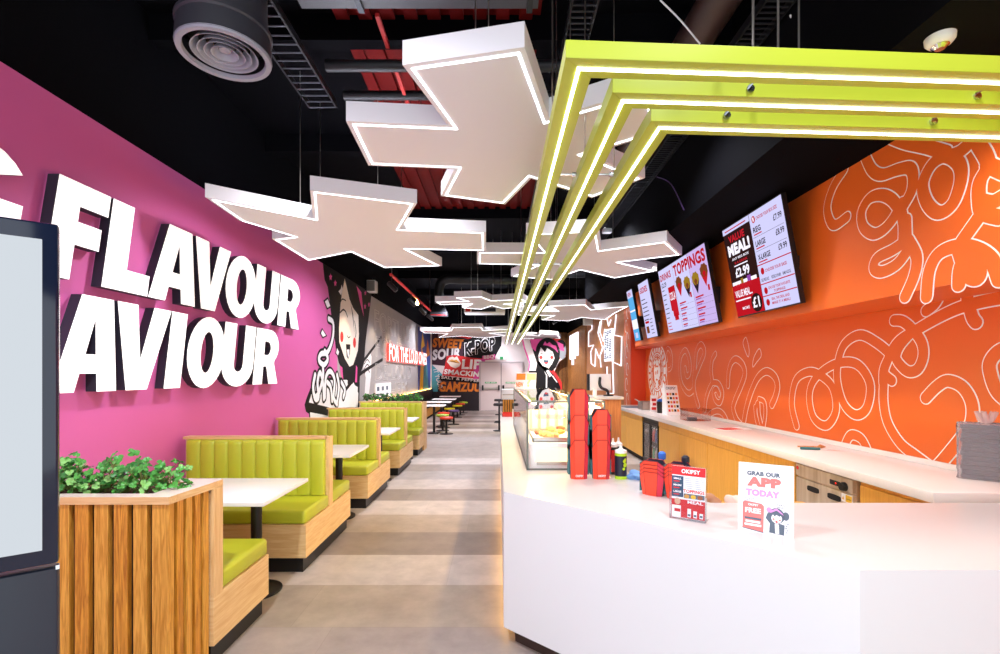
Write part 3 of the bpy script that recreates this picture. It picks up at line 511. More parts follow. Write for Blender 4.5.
def d_meal(b, quad, W, S, tx):
    quad(b, 0, W, 0, S, 'scr_brown'); quad(b, 0, W, S-.06, S, 'scr_white', .004); lines(quad, b, .05, W-.05, [S-.04], 'scr_red'); quad(b, 0, W, 0, .335, 'scr_red', .004)
    tx('VALUE', 'scr_crimson', .1, S-.17, W-.22, .075, .04); tx('MEAL!', 'scr_text', .05, S-.31, W-.1, .125, .06); tx('ANY REG BOX', 'scr_text', .1, S-.36, W-.2, .026); tx('& A DRINK', 'scr_crimson', .14, S-.405, W-.28, .026); lines(quad, b, .12, W-.12, [S-.43], 'scr_text'); tx('£2.99', 'scr_text', .12, S-.55, W-.26, .1, .04)
    quad(b, .02, W-.04, .335, .372, 'scr_text', .005); quad(b, .2, .25, .335, .39, 'scr_food_y', .006); quad(b, .33, .4, .335, .395, 'scr_purple', .006)
    tx('VALUE MEAL...', 'scr_text', .04, .2, W-.2, .075, .03); tx('UPGRADE', 'scr_crimson', .06, .29, W-.2, .05); lines(quad, b, .03, W-.2, [.16], 'scr_text', .014); tx('MORE', 'scr_text', .14, .06, .14, .03)
    quad.poly(b, [(W-.12+.1*math.cos(k*PI/12), .1+.095*math.sin(k*PI/12)) for k in range(24)], 'scr_brown')
    tx('£1', 'scr_text', W-.19, .05, .13, .11, .03, .007)
def d_size(b, quad, W, S, tx):
    quad(b, 0, W, 0, S, 'scr_white'); quad.poly(b, [(.07+.03*math.cos(k*PI/8), S-.07+.034*math.sin(k*PI/8)) for k in range(16)], 'scr_red', .004); tx('1', 'scr_text', .06, S-.09, .02, .04); tx('CHOOSE YOUR BOX SIZE', 'scr_red', .12, S-.09, W-.2, .032)
    for k, (nme, pr) in enumerate((('REG', '£7.99'), ('LARGE', '£8.99'), ('X-LARGE', '£9.99'))):
        v = S-.2-k*.135; tx(nme, 'scr_dark', .04, v, .13+.04*k, .055, .03); tx(pr, 'scr_dark', W-.16, v+.015, .13, .055, .02); lines(quad, b, .04, .2, [v-.025], 'scr_crimson'); quad(b, .02, W-.02, v-.045, v-.042, 'scr_dark', .005)
    for v in (S-.52, .25, .13): quad(b, 0, W, v, v+.01, 'scr_crimson', .005)
    tx('CHOOSE YOUR BASE', 'scr_red', .12, S-.6, W-.2, .03); tx('EGG FRIED RICE', 'scr_dark', .03, S-.68, .13, .03); tx('VEGETABLE CHOW MEIN', 'scr_dark', .2, S-.68, .15, .03); tx('RAMEN NOODLE', 'scr_dark', .38, S-.68, .12, .03)
    tx('CHOOSE YOUR FAVOURITE', 'scr_crimson', .12, .19, W-.2, .026); tx('TOPPINGS', 'scr_red', .2, .15, .18, .025); tx('SEAL THE DEAL AND', 'scr_crimson', .14, .08, W-.26, .026); tx("MAKE IT A MEAL!", 'scr_red', .14, .04, W-.26, .026)
    for v in (S-.61, .155, .04): quad.poly(b, [(.07+.03*math.cos(k*PI/8), v+.03+.034*math.sin(k*PI/8)) for k in range(16)], 'scr_red', .004)
def d_drinks(b, quad, W, S, tx):
    quad(b, 0, W, 0, S, 'scr_white'); tx('DRINKS', 'scr_red', .04, S-.17, W-.12, .1, .03); tx('£2.29', 'scr_dark', .05, S-.27, .2, .07); lines(quad, b, .04, .2, [S-.32-.07*k for k in range(7)], 'scr_dark'); lines(quad, b, .04, .2, [.04+.05*k for k in range(3)], 'scr_crimson')
    quad(b, .28, W-.03, S-.65, S-.3, 'scr_red', .004); quad(b, .33, W-.03, .22, S-.5, 'scr_crimson', .005); tx('COLA', 'scr_text', .3, S-.5, W-.35, .12, .02); quad(b, .36, W-.06, .16, .26, 'scr_red', .006)
def top_half(part):
    def d(b, quad, W, S, tx):
        quad(b, 0, W, 0, S, 'scr_white' if part == 0 else 'scr_lilac'); tx(('TOPP', 'INGS')[part], 'scr_red', .03 if part == 0 else 0, S-.2, W-.03, .16, .04)
        for k in range(2):
            u = .14+k*.27; v = S-.33-.05*((k+part) % 2); quad.poly(b, [(u-.105, v), (u, v-.17), (u+.105, v)], 'scr_crimson' if k == part else 'scr_dark', .004); quad.poly(b, [(u+.1*math.cos(a*PI/8)*(1+.15*(a % 2)), v+.03+.075*math.sin(a*PI/8)*(1+.2*(a % 2))) for a in range(16)], ('scr_food', 'scr_food_y')[(k+part) % 2], .005); quad.poly(b, [(u-.05, v), (u, v-.07), (u+.05, v), (u, v+.03)], ('scr_red', 'scr_food')[(k+part) % 2], .006)
        lines(quad, b, .05, .3, [.06+.075*k for k in range(5)], 'scr_crimson', .02); lines(quad, b, .05, .25, [.04+.075*k for k in range(5)], 'scr_purple', .01); quad(b, W-.1, W-.05, .4, .47, 'scr_red', .005)
        for k in range(5): quad(b, .02, W-.02, .035+.075*k, .037+.075*k, 'scr_dark', .005)
    return d
def d_sides(b, quad, W, S, tx):
    quad(b, 0, W, 0, S, 'scr_white'); tx('SIDES', 'scr_red', .06, S-.18, W-.16, .1, .03); lines(quad, b, .05, .35, [S-.3-.07*k for k in range(6)], 'scr_dark', .015); quad(b, .06, .2, .08, .2, 'scr_food', .005); quad(b, .05, .25, .25, .29, 'scr_red', .005); lines(quad, b, .3, .5, [.06+.06*k for k in range(5)], 'scr_dark')
def d_blue(b, quad, W, S, tx):
    quad(b, 0, W, 0, S, 'scr_blue'); quad(b, 0, W, S-.14, S, 'scr_white', .004); tx('NEW', 'scr_red', .05, S-.11, .2, .07, .03); quad(b, 0, W, .22, .4, 'scr_text', .004); quad(b, 0, W, .55, .58, 'scr_text', .004); quad(b, .1, W-.1, .05, .15, 'scr_white', .005)
screen(4.74, 4.196, 'menu screen with box sizes and prices in dark letters, nearest of the row', d_size)
screen(5.288, 4.744, 'menu screen with white MEAL! and £2.99 on brown and red', d_meal)
screen(6.302, 5.758, 'menu screen showing INGS, right half of the red word TOPPINGS', top_half(1))
screen(6.85, 6.306, 'menu screen showing TOPP, left half of the red word TOPPINGS', top_half(0))
screen(7.42, 6.854, 'menu screen headed DRINKS beside the TOPPINGS pair', d_drinks)
screen(8.5, 7.95, 'narrow menu screen headed SIDES between the blue and DRINKS screens', d_sides)
screen(9.25, 8.9, 'pale blue menu screen, farthest of the row', d_blue)
# ---------------------------------------------------------------- hanging star-shaped ceiling panels
ZS, TS = 3.1, .12
def inset(p, d):
    n = len(p); a = sum(p[i].x*p[(i+1) % n].y-p[(i+1) % n].x*p[i].y for i in range(n)); sg = 1 if a > 0 else -1; out = []
    for i in range(n):
        e0 = (p[i]-p[i-1]).normalized(); e1 = (p[(i+1) % n]-p[i]).normalized(); n0 = Vector((-e0.y, e0.x))*sg; n1 = Vector((-e1.y, e1.x))*sg
        k = 1+n0.dot(n1); out.append(p[i]+(n0+n1)*(d/max(k, .25)))
    return out
def star(px, label, wires=((0, 0),)):
    P = [onZ(x, y, ZS).to_2d() for x, y in px]; c = sum(P, Vector((0, 0)))/len(P)
    t = thing('ceiling_star_panel', label, 'ceiling panel', (c.x, c.y, ZS), 'white star-shaped ceiling panels')
    b = MB(); b.prism([tuple(q) for q in P], ZS, ZS+TS, 'star_white'); b.build('body', t)
    A = inset(P, .030); B = inset(P, .042); n = len(P); b = MB()
    a = sum(P[i].x*P[(i+1) % n].y-P[(i+1) % n].x*P[i].y for i in range(n))
    for i in range(n):
        j = (i+1) % n; q = [Vector((v.x, v.y, ZS-.004)) for v in (A[i], A[j], B[j], B[i])]
        b.poly(q[::-1] if a > 0 else q, 'led_star')
        b.poly([Vector((v.x, v.y, z)) for v, z in ((A[i], ZS-.004), (A[j], ZS-.004), (A[j], ZS), (A[i], ZS))], 'led_star')
    b.build('light_strip', t)
    for k in range(4):
        u = c+(P[(k*n)//4]-c)*.45; b = MB(); b.tube([(u.x, u.y, ZS+TS), (u.x, u.y, ZC)], .004, 'steel', 5); b.build('suspension_wire', t)
star([(402.5, 65), (524.5, 47), (549, 118), (600, 103), (650, 87), (662, 132.5), (587, 154.6), (645, 178), (592, 198), (531, 178.6), (505, 204.5), (441, 196), (454.6, 169), (368.5, 165.5), (346, 121), (448, 125.4)], 'largest white star ceiling panel, nearest, behind the green beams')
star([(205, 197), (240, 221), (292, 236.5), (272, 239), (308, 261), (351, 252.5), (384, 268), (442, 266), (409, 249.5), (486, 251), (486, 232), (401, 229), (417, 203), (310, 190), (313, 218)], 'white star ceiling panel whose tip nearly touches the pink wall')
star([(526, 234), (598, 230), (601, 250), (667, 241), (682, 255), (621, 262.3), (657, 271), (614, 278.3), (580.4, 270.4), (552, 280), (511, 276.5), (536, 265.4), (477, 264), (477, 252), (542, 252.3)], 'white star ceiling panel pointing at the menu screens, third from the front')
star([(454, 297.5), (482, 296.5), (492, 300.5), (523, 299), (528, 302), (506, 304), (524, 306.5), (503, 309), (492, 306), (482, 309.5), (462, 308), (470, 304), (440, 304.8), (435, 301.8), (466.5, 301.2)], 'small white star ceiling panel above the air vent, left of the beams')
star([(517, 311), (557, 311.2), (548, 306), (586, 304.4), (592, 309.5), (630, 305.8), (615, 313.5), (606, 320), (582, 317.5), (569, 321), (541, 319.8), (553, 315.6), (517, 315.2)], 'white star ceiling panel near the zigzag light wall, right of the beams')
star([(452, 327.5), (482, 327), (484, 330.5), (510, 329), (512, 332), (490, 333.2), (506, 335.5), (482, 338), (462, 336), (438, 337.5), (447, 333.6), (424, 333), (420, 330.5), (450, 331)], 'white star ceiling panel tinted red, in front of the graffiti wall')
star([(522, 334.5), (538, 335.7), (540, 333.4), (558, 334.6), (561, 338.2), (545, 339.3), (530, 338.4), (519, 338.4)], 'small far white star ceiling panel above the girl cut-out')
# ---------------------------------------------------------------- three green L-shaped light beams
ZB, HB, WB = 2.7, .064, .11
for i, (xo, yo, lab) in enumerate(((.234, 1.672, 'outermost of three lime green L-shaped light beams, nearest and highest in the photo'), (.446, 1.878, 'middle one of three lime green L-shaped light beams'), (.664, 2.09, 'innermost of three lime green L-shaped light beams, lowest in the photo'))):
    t = thing('light_beam', lab, 'light beam', (xo, yo, ZB), 'green light beams above the counter')
    sl = .053; xe = 2.66; ye = 17.9; c = (xo+WB, yo+WB+WB*sl)
    b = MB(); b.prism([(xo, yo), c, (c[0], ye), (xo, ye)], ZB, ZB+HB, 'green_frame'); b.build('long_arm', t, bevel=.002)
    b = MB(); b.prism([(xo, yo), (xe, yo+(xe-xo)*sl), (xe, c[1]+(xe-c[0])*sl), c], ZB, ZB+HB, 'green_frame'); b.build('cross_arm', t, bevel=.002)
    m0 = (xo+WB/2-.006, yo+WB/2-.003); m1 = (xo+WB/2+.006, yo+WB/2+.009)
    b = MB(); b.prism([m0, m1, (m1[0], ye-.02), (m0[0], ye-.02)], ZB-.005, ZB+.002, 'led'); b.prism([m0, (xe-.02, m0[1]+(xe-m0[0])*sl), (xe-.02, m1[1]+(xe-m1[0])*sl), m1], ZB-.005, ZB+.002, 'led'); b.build('light_strip', t)
    for (wx, wy) in ((xo+.055, yo+.9), (xo+.055, yo+4.5), (xo+.055, yo+8.5), (xo+.055, yo+12.5), (xo+.7, yo+.09), (xo+1.7, yo+.14)):
        b = MB(); b.tube([(wx, wy, ZB+HB), (wx, wy, ZC)], .0045, 'steel', 5); b.build('suspension_wire', t)
    if i < 2:
        for y in (2.75, 5.0, 8.0):
            b = MB(); b.tube([(xo+WB, y, ZB+.04), (xo+.212, y, ZB+.04)], .006, 'chrome', 6); b.lathe([(.014, -.012), (.014, .012)], (0, 0, 0), 'chrome', 10, Matrix.Translation((xo+.2, y, ZB+.04)) @ Matrix.Rotation(PI/2, 4, 'Y')); b.build('spacer_rod', t)
        for x in (1.0, 1.95):
            y0 = yo+WB+(x-xo)*sl; b = MB(); b.tube([(x, y0, ZB+.045), (x, y0+.098, ZB+.045)], .006, 'chrome', 6); b.lathe([(.016, -.01), (.016, .01)], (0, 0, 0), 'chrome', 10, Matrix.Translation((x, y0+.088, ZB+.03)) @ Matrix.Rotation(PI/2, 4, 'X')); b.build('spacer_rod', t)
# ---------------------------------------------------------------- services in the black ceiling
dc = Vector((-1.63, 2.86, 3.5))
t = thing('round_air_diffuser', 'round dark air duct with concentric grey rings hanging at the top left', 'air vent', dc)
b = MB(); b.lathe([(.235, .0), (.255, .0), (.255, .02), (.25, .12), (.258, .13), (.258, .15), (.235, .15), (.225, .5), (.215, 1.1)], dc, 'duct_grey', 40, cap=False); b.build('duct', t)
b = MB(); b.lathe([(.215, .01), (.222, -.012), (.25, -.012), (.256, .004), (.25, .012), (.215, .01)], dc, 'vent_grey', 40, cap=False); b.build('rim', t)
for r in (.18, .145, .11, .075): b = MB(); b.lathe([(r, .0), (r-.004, .0), (r-.045, .06), (r-.041, .06), (r, .0)], dc, 'vent_grey', 36, cap=False); b.build('ring', t)
b = MB(); b.lathe([(.0, .012), (.03, .02), (.035, .05), (0, .06)], dc, 'vent_grey', 24); b.build('cone', t)
b = MB(); b.lathe([(.0, .11), (.21, .1)], dc, 'black', 24, cap=False); b.build('throat', t)
def ladder(x0, x1, y0, y1, z, step, name, label, m='rung_dark'):
    t = thing(name, label, 'cable tray', ((x0+x1)/2, y0, z))
    b = MB(); b.box(x0, x0+.015, y0, y1, z, z+.06, 'pipe_dark'); b.box(x1-.015, x1, y0, y1, z, z+.06, 'pipe_dark'); b.build('side_rail', t)
    b = MB(); y = y0
    while y < y1: b.box(x0, x1, y, y+.011, z+.005, z+.014, m); y += step
    b.build('rungs', t); return t
mat('rung_dark', '#26262c', .5, .2); mat('rung_grey', '#4a4c55', .5, .2)
ladder(-1.86, -1.58, 3.2, 4.7, 4.2, .1, 'cable_ladder', 'ladder-type cable tray right of the round air diffuser', 'rung_grey')
ladder(.52, .72, 2.2, 12, 4.25, .06, 'perforated_cable_tray', 'perforated metal cable tray above the corner of the green beams')
ladder(1.72, 1.92, 2.4, 11, 4.0, .05, 'wire_cable_tray', 'dark wire cable tray along the edge of the black soffit')
def pipe(name, label, pts, r, m, n=14): q = MB(); q.tube(pts, r, m, n); return tag(q.build(name), label, 'pipe')
pipe('spiral_duct', 'brown dark round duct at the top, right of the beam wires', [(1.55, 2.2, 4.2), (1.5, 5.5, 4.2)], .14, 'pipe_brown', 20)
pipe('ceiling_pipe', 'dark pipe crossing the ceiling in front of the red decking', [(-1.4, 3.9, 4.1), (1.9, 3.9, 4.1)], .045, 'pipe_dark')
pipe('ceiling_pipe', 'thinner dark pipe crossing the ceiling behind the red decking', [(-1.4, 4.35, 4.12), (1.9, 4.35, 4.12)], .04, 'pipe_dark')
pipe('elbow_duct', 'black bent duct over the second star panel', smooth_path([(-1.6, 13, 3.5), (-1.6, 13, 3.95), (-1.4, 13, 4.15), (-.8, 13, 4.15), (1.6, 13, 4.15)], False, 6), .13, 'pipe_dark', 18)
pipe('silver_duct', 'dark shiny duct crossing behind the third star panel', [(.8, 11.5, 4.05), (2.8, 11.5, 4.05)], .15, 'pipe_dark', 18)
for (x0, x1, y0, y1, z0, z1, lab) in ((-1.4, .28, 3.15, 3.42, 4.2, 4.5, 'grey flanged duct along the top edge above the largest star panel'), ):
    t = thing('ceiling_duct', lab, 'duct', ((x0+x1)/2, y0, z0)); q = MB(); q.box(x0, x1, y0, y1, z0, z1, 'duct_grey'); q.build('body', t)
    for x in (-1.0, .2): q = MB(); q.box(x, x+.04, y0-.02, y1+.02, z0-.02, z1+.02, 'dark_steel'); q.build('flange', t)
q = MB()
for y in (4.0, 6.0, 8.6, 11, 14, 17): q.box(XL, 2.9, y, y+.12, ZC-.22, ZC, 'ceil_black')
q.build('joists', ceiling)
# red hanging strut rails
for (x, y0, y1, z, lab) in ((-.9, 3.5, 3.84, 4.2, 'slim red slotted rail hanging in front of the decking'), (-.86, 3.98, 4.5, 4.1, 'short red slotted rail behind the ceiling pipe')):
    q = MB(); q.box(x, x+.03, y0, y1, z, z+.03, 'strut_red'); tag(q.build('strut_rail'), lab, 'rail')
# track lights on a red rail
a = onX(388, 277, -2.0); c = onX(436, 308, -2.0); zr = (a.z+c.z)/2
t = thing('track_light_rail', 'red ceiling rail with spot heads above the grey wall', 'track light', (-2.0, a.y, 3.4))
q = MB(); q.box(-2.02, -1.98, 8.9, 14.1, 3.42, 3.46, 'red'); q.build('rail', t)
for y in (9.0, 11.0, 12.6, 14.0):
    q = MB(); q.tube([(-2.0, y, 3.42), (-2.0, y, 3.3)], .012, 'black_satin', 6); mw = Matrix.Translation((-2.0, y, 3.24)) @ Matrix.Rotation(math.radians(-45), 4, 'Y'); q.lathe([(.035, -.13), (.045, -.12), (.05, .08), (.03, .1), (0, .1)], (0, 0, 0), 'black_satin', 14, mw); h = q.build('spot_head', t)
    q = MB(); q.lathe([(0, -.126), (.036, -.126)], (0, 0, 0), 'bulb' if y == 11.0 else 'spot', 14, mw); q.build('lamp', h)
q = MB(); q.lathe([(0, -.05), (.03, -.04), (.045, 0), (.03, .04), (.012, .06), (.012, .1), (0, .1)], (-2.0, 11.8, 3.32), 'bulb', 14); q.build('bulb', t)
for y in (9.0, 14.0): q = MB(); q.tube([(-2.0, y, 3.46), (-2.0, y, ZC)], .006, 'steel', 5); q.build('suspension_wire', t)
t = thing('ceiling_hood', 'dark tapered duct hood in front of the grey wall end', 'air vent', onX(439, 316, -2.1)); h0 = onX(439, 316, -2.1)
q = MB(); q.box(h0.x-.3, h0.x+.3, h0.y-.2, h0.y+.2, h0.z, h0.z+.12, 'duct_grey'); q.add([(h0.x-.3, h0.y-.2, h0.z+.12), (h0.x+.3, h0.y-.2, h0.z+.12), (h0.x+.3, h0.y+.2, h0.z+.12), (h0.x-.3, h0.y+.2, h0.z+.12), (h0.x-.12, h0.y-.12, h0.z+.5), (h0.x+.12, h0.y-.12, h0.z+.5), (h0.x+.12, h0.y+.12, h0.z+.5), (h0.x-.12, h0.y+.12, h0.z+.5)], [[0, 1, 5, 4], [1, 2, 6, 5], [2, 3, 7, 6], [3, 0, 4, 7], [4, 5, 6, 7]], 'pipe_dark'); q.build('hood', t)
q = MB(); q.box(h0.x-.28, h0.x+.28, h0.y-.205, h0.y-.2, h0.z+.0, h0.z+.03, 'red'); q.build('red_edge', t)
t = thing('air_vent_cassette', 'small white air vent box under the fourth star panel', 'air vent', onY(484, 313, 15.5)); x0, x1, z0, z1 = px_rect(464, 307, 505, 312.5, 15.5)
q = MB(); q.box(x0, x1, 15.5, 16.2, z0, z1, 'white_plastic', .01); q.build('casing', t); q = MB(); q.box(x0+.25, x1-.3, 15.49, 15.5, z0+.03, z1-.03, 'dark_steel'); q.box(x0+.05, x0+.2, 15.49, 15.5, z0+.03, z1-.03, 'red'); q.build('grille', t)
t = thing('wall_speaker', 'white box speaker high on the left wall beside the painted girl', 'speaker', onX(372, 293, XL)); p0 = onX(372, 292, -2.8)
q = MB(); q.box(XL+.01, XL+.2, p0.y-.05, p0.y+.2, p0.z, p0.z+.26, 'white_plastic', .015); q.build('casing', t); q = MB(); q.box(XL+.02, XL+.19, p0.y-.056, p0.y-.05, p0.z+.02, p0.z+.24, 'steel'); q.build('grille', t)
t = thing('ceiling_camera', 'white round ceiling sensor on the black soffit above the beams', 'camera', onZ(940, 40, 3.2)); p = onZ(940, 39, 3.2)
q = MB(); q.lathe([(0, -.035), (.034, -.034), (.046, -.028), (.058, -.012), (.06, .01), (0, .01)], p, 'white_plastic', 28); q.build('base', t); q = MB(); q.lathe([(0, -.05), (.02, -.05), (.036, -.034), (.036, -.03)], p, 'chrome', 20); q.build('lens', t)
t = thing('emergency_light', 'small white emergency lamp right of the beams above the third star', 'light', onY(607, 235, 6.6)); p = onY(607, 231, 6.6)
q = MB(); q.box(p.x-.06, p.x+.06, p.y-.05, p.y+.05, p.z-.03, p.z+.03, 'white_plastic', .012); q.build('casing', t); q = MB(); q.tube([(p.x, p.y, p.z+.03), (p.x, p.y, ZC)], .01, 'dark_steel', 6); q.build('drop_rod', t)
t = thing('side_speaker', 'small white speaker at the top corner of the brown timber wall', 'speaker', onX(586.5, 324, 2.8)); p = onX(586.5, 322, 2.78)
q = MB(); q.box(p.x-.1, 2.968, p.y-.1, p.y+.1, p.z-.1, p.z+.2, 'white_plastic', .015); q.build('casing', t)
for i, (x, y) in enumerate(((556, 321), (562, 318), (570, 319))):
    p = onY(x, y, 17.5); t = thing('track_spot', ('left', 'middle', 'right')[i]+' one of three small dark spots above the slatted wall', 'spotlight', p, 'far spots above the slatted wall'); mw = Matrix.Translation(p) @ Matrix.Rotation(math.radians(50), 4, 'Y')
    q = MB(); q.lathe([(.05, -.15), (.06, .1), (0, .12)], (0, 0, 0), 'dark_steel', 12, mw); q.build('spot_head', t); q = MB(); q.tube([p, (p.x, p.y, ZC)], .012, 'dark_steel', 5); q.build('drop_rod', t)
pts = [(1.95, 2.25, 3.6), (1.75, 2.3, 3.5), (1.62, 2.35, 3.75), (1.5, 2.4, 4.2)]
for pts, lab in (([(790, 15), (806, 38), (830, 48)], 'loose white cable hanging above the green beams'), ([(657, 177), (671, 184), (684, 210)], 'thin loose cable below the innermost green beam'), ([(660, 0), (680, 20), (700, 44)], 'taut pale cable above the corner of the beams')):
    P = [(onX(x, y, 1.94) if 'thin' in lab else onY(x, y, 3.2)) for x, y in smooth_path(pts, False, 6)]; q = MB(); q.tube(P, .006, 'star_white' if 'pale' in lab or 'white' in lab else 'purple', 5); tag(q.build('loose_cable'), lab, 'cable')
# ---------------------------------------------------------------- banquette benches along the pink wall
BX0, BX1 = -2.86, -1.545
def channels(mb, y0, dirn, z0, z1, x0=BX0+.03, x1=BX1-.035, n=10, th=.055):
    """upholstered back in n vertical channels; y0 panel plane, dirn -1 faces the door, +1 faces inwards"""
    W = (x1-x0)/n; us = []; 
    for k in range(n):
        for q in (0, .06, .2, .5, .8, .94): us.append((x0+(k+q)*W, abs(math.sin(PI*min(1, max(0, q))))**.45 if q else 0))
    us.append((x1, 0)); zs = [(z0, 1), (z1-.05, 1), (z1-.02, .85), (z1-.005, .5), (z1, 0)]; vs = []; fs = []
    for z, kz in zs:
        for x, kx in us: vs.append((x, y0+dirn*kz*(th-.018*(1-kx)), z))
    nu = len(us)
    for i in range(len(zs)-1):
        for j in range(nu-1): q = [i*nu+j, i*nu+j+1, (i+1)*nu+j+1, (i+1)*nu+j]; fs.append(q if dirn < 0 else q[::-1])
    for xi in (0, nu-1):                                  # closed ends
        o = len(vs); vs += [(us[xi][0], y0, z) for z, _ in zs]
        for i in range(len(zs)-1): q = [i*nu+xi, (i+1)*nu+xi, o+i+1, o+i]; fs.append(q if (xi == 0) == (dirn > 0) else q[::-1])
    mb.add(vs, fs, 'lime', True)
def bench(yc, sides, name, label, pw=.042, pz=1.023):
    t = thing(name, label, 'bench', ((BX0+BX1)/2, yc, 0), 'green banquette benches')
    ylo = yc-.58 if -1 in sides else yc-pw; yhi = yc+.58 if 1 in sides else yc+pw
    b = MB(); b.box(BX0, BX1-.03, ylo+.02, yhi-.03, 0, .118, 'black_satin'); b.build('plinth', t)
    b = MB(); b.box(BX0, BX1, ylo, yhi, .118, .386, 'oak'); b.build('seat_box', t, bevel=.002)
    for s in sides:
        a, c = sorted((yc+s*pw, yc+s*.58)); b = MB(); b.box(BX0+.02, BX1-.004, a, c, .387, .497, 'lime', .025, 3); b.build('seat_cushion', t)
        b = MB(); channels(b, yc+s*.041, s, .5, min(1.0, pz-.01)); b.build('backrest', t)
    b = MB(); b.box(BX0, BX1-.02, yc-.04, yc+.04, .386, pz-.023, 'oak'); b.build('back_panel', t)
    b = MB(); b.box(BX1-.02, BX1+.002, yc-pw, yc+pw, .38, pz, 'oak_v'); b.build('end_panel', t, bevel=.002)
    b = MB(); b.box(BX0-.02, BX1-.04, yc-pw-.01, yc+pw+.01, 1.0, 1.023, 'oak_x')
    if pz > 1: b.build('top_cap', t, bevel=.002)
    return t
bench(2.648, (1,), 'banquette_bench', 'green cushioned single bench backing onto the nearest slatted planter', .042, .971)
bench(4.43, (-1, 1), 'banquette_bench', 'nearest full green double bench with channelled back, second from the front')
bench(6.26, (-1, 1), 'banquette_bench', 'green double bench in the middle of the row, third from the front')
bench(8.09, (-1, 1), 'banquette_bench', 'green double bench, fourth from the front, before the planted one')
bench(9.93, (-1,), 'banquette_bench', 'farthest green single bench with plants along its back')
def booth_table(yc, label):
    t = thing('booth_table', label, 'table', (-1.95, yc, 0), 'white tables between the benches')
    b = MB(); b.box(-2.78, BX1, yc-.372, yc+.372, .722, .75, 'table_white', .004); b.build('tabletop', t)
    for x in (-1.78, -2.5):
        b = MB(); b.lathe([(.038, .02), (.038, .722)], (x, yc, 0), 'black_satin', 20); b.lathe([(.09, .71), (.09, .722)], (x, yc, 0), 'black_satin', 20); p = b.build('pedestal', t)
        b = MB(); b.lathe([(.0, .0), (.175, .0), (.175, .012), (.16, .02), (.04, .03), (0, .03)], (x, yc, 0), 'black_satin', 28); b.build('base_plate', p)
booth_table(3.53, 'nearest white booth table beside the planter')
booth_table(5.36, 'white booth table between the second and third green benches')
booth_table(7.19, 'white booth table between the third and fourth green benches')
booth_table(9.0, 'farthest white booth table in front of the planted bench')
# slatted planter unit at the front
t = thing('slatted_planter', 'planter box clad in orange-brown timber slats, nearest on the left', 'planter', (-2.25, 2.46, 0))
b = MB(); b.box(-2.88, -1.60, 2.335, 2.604, 0, .97, 'recess'); b.build('core', t)
y0, y1, x0, x1, zt = 2.297, 2.692, -2.88, -1.555, 1.008
mat('rim_top', '#f2e4d6', .2); b = MB(); b.prism([(x0, y0), (x1-.022, y0), (x1-.018, y0+.07), (x0, y0+.07)], .972, zt, 'oak_x'); b.prism([(x0, y1-.07), (x1+.006, y1-.07), (x1+.01, y1), (x0, y1)], .972, zt, 'oak_x'); b.box(x0, x0+.08, y0+.07, y1-.07, .972, zt, 'oak'); b.prism([(x1-.15, y0+.07), (x1-.018, y0+.07), (x1+.006, y1-.07), (x1-.15, y1-.07)], .972, zt, 'oak')
for q, f in enumerate(b.f):
    if all(b.v[i].z > zt-.001 for i in f): b.m[q] = 'rim_top'
b.build('rim', t)
b = MB(); b.box(x0+.08, x1-.15, y0+.07, y1-.07, .96, .985, 'soil'); b.build('soil', t)
x = -1.60-.085; k = 0
b = MB(); b.box(-1.665, -1.584, 2.305, 2.345, 0, .97, 'slat_b'); b.build('corner_slat', t, bevel=.002)
x = -1.665-.024
while x > -2.86:
    b = MB(); b.box(x-.066, x, 2.305, 2.335, .0, .97, 'slat' if k % 2 else 'slat_b'); b.build('slat', t, bevel=.002); x -= .0937; k += 1
y = 2.362
while y < 2.57:
    b = MB(); b.box(-1.60, -1.584+.022*(y-2.3)/.3, y, y+.045, 0, .97, 'slat' if k % 2 else 'slat_b'); b.build('slat', t, bevel=.002); y += .0625; k += 1
# plants
def leaf_mesh(mb, c, nrm, size, m, rg):
    n = Vector(nrm).normalized(); u = n.orthogonal().normalized(); u.rotate(Matrix.Rotation(rg.uniform(0, 6.28), 3, n)); v = n.cross(u); P = []
    for k in range(20):
        a = 2*PI*k/20; r = size*(.72+.36*abs(math.cos(1.5*a)))*(.4 if k == 10 else 1); P.append(c+u*r*math.cos(a)+v*r*math.sin(a)+n*size*.25*(abs(math.sin(2.5*a))-.4))
    mb.add([c-n*size*.12]+P, [[0, 1+i, 1+(i+1) % 20] for i in range(20)], m, True)
def plant(name, c, label, group, n, spread, hgt, size, seed, mats):
    rg = random.Random(seed); t = thing(name, label, 'plant', c, group); c = Vector(c); L = MB(); S = MB()
    for k in range(n):
        a = rg.uniform(0, 2*PI); r = spread*math.sqrt(rg.random()); z = hgt*(rg.uniform(.25, 1) if rg.random() < .75 else rg.uniform(.05, .4)); p = c+Vector((r*math.cos(a), r*math.sin(a)*.8, z*(1-.25*(r/spread)**2)))
        leaf_mesh(L, p, (math.cos(a)*.5+rg.uniform(-.5, .5), math.sin(a)*.4-.45+rg.uniform(-.4, .4), rg.uniform(.35, 1)), size*rg.uniform(.65, 1.2), rg.choice(mats), rg)
        if k % 3 == 0: S.tube([c+Vector((rg.uniform(-.02, .02), rg.uniform(-.02, .02), 0)), c+(p-c)*.5+Vector((0, 0, .02)), p], .0025, 'stem', 5)
    L.build('foliage', t); S.build('stems', t); return t
mat('leaf_mid', '#357f33', .4, noise=.3, nscale=12)
wh = ['at the left end, by the kiosk', 'second from the kiosk', 'third from the kiosk', 'fourth from the kiosk', 'in the middle right', 'second from the right end', 'at the right end, by the bench']
for k in range(7): plant('leafy_plant', (-2.40+k*.117, 2.475+.03*math.sin(k*2.3), .985), 'bushy green lobed-leaf plant in the front planter, '+wh[k], 'plants in the front planter', 60, .105, .19+.03*math.sin(k*1.9), .021, 20+k, ['leaf', 'leaf', 'leaf_light', 'leaf_mid'])
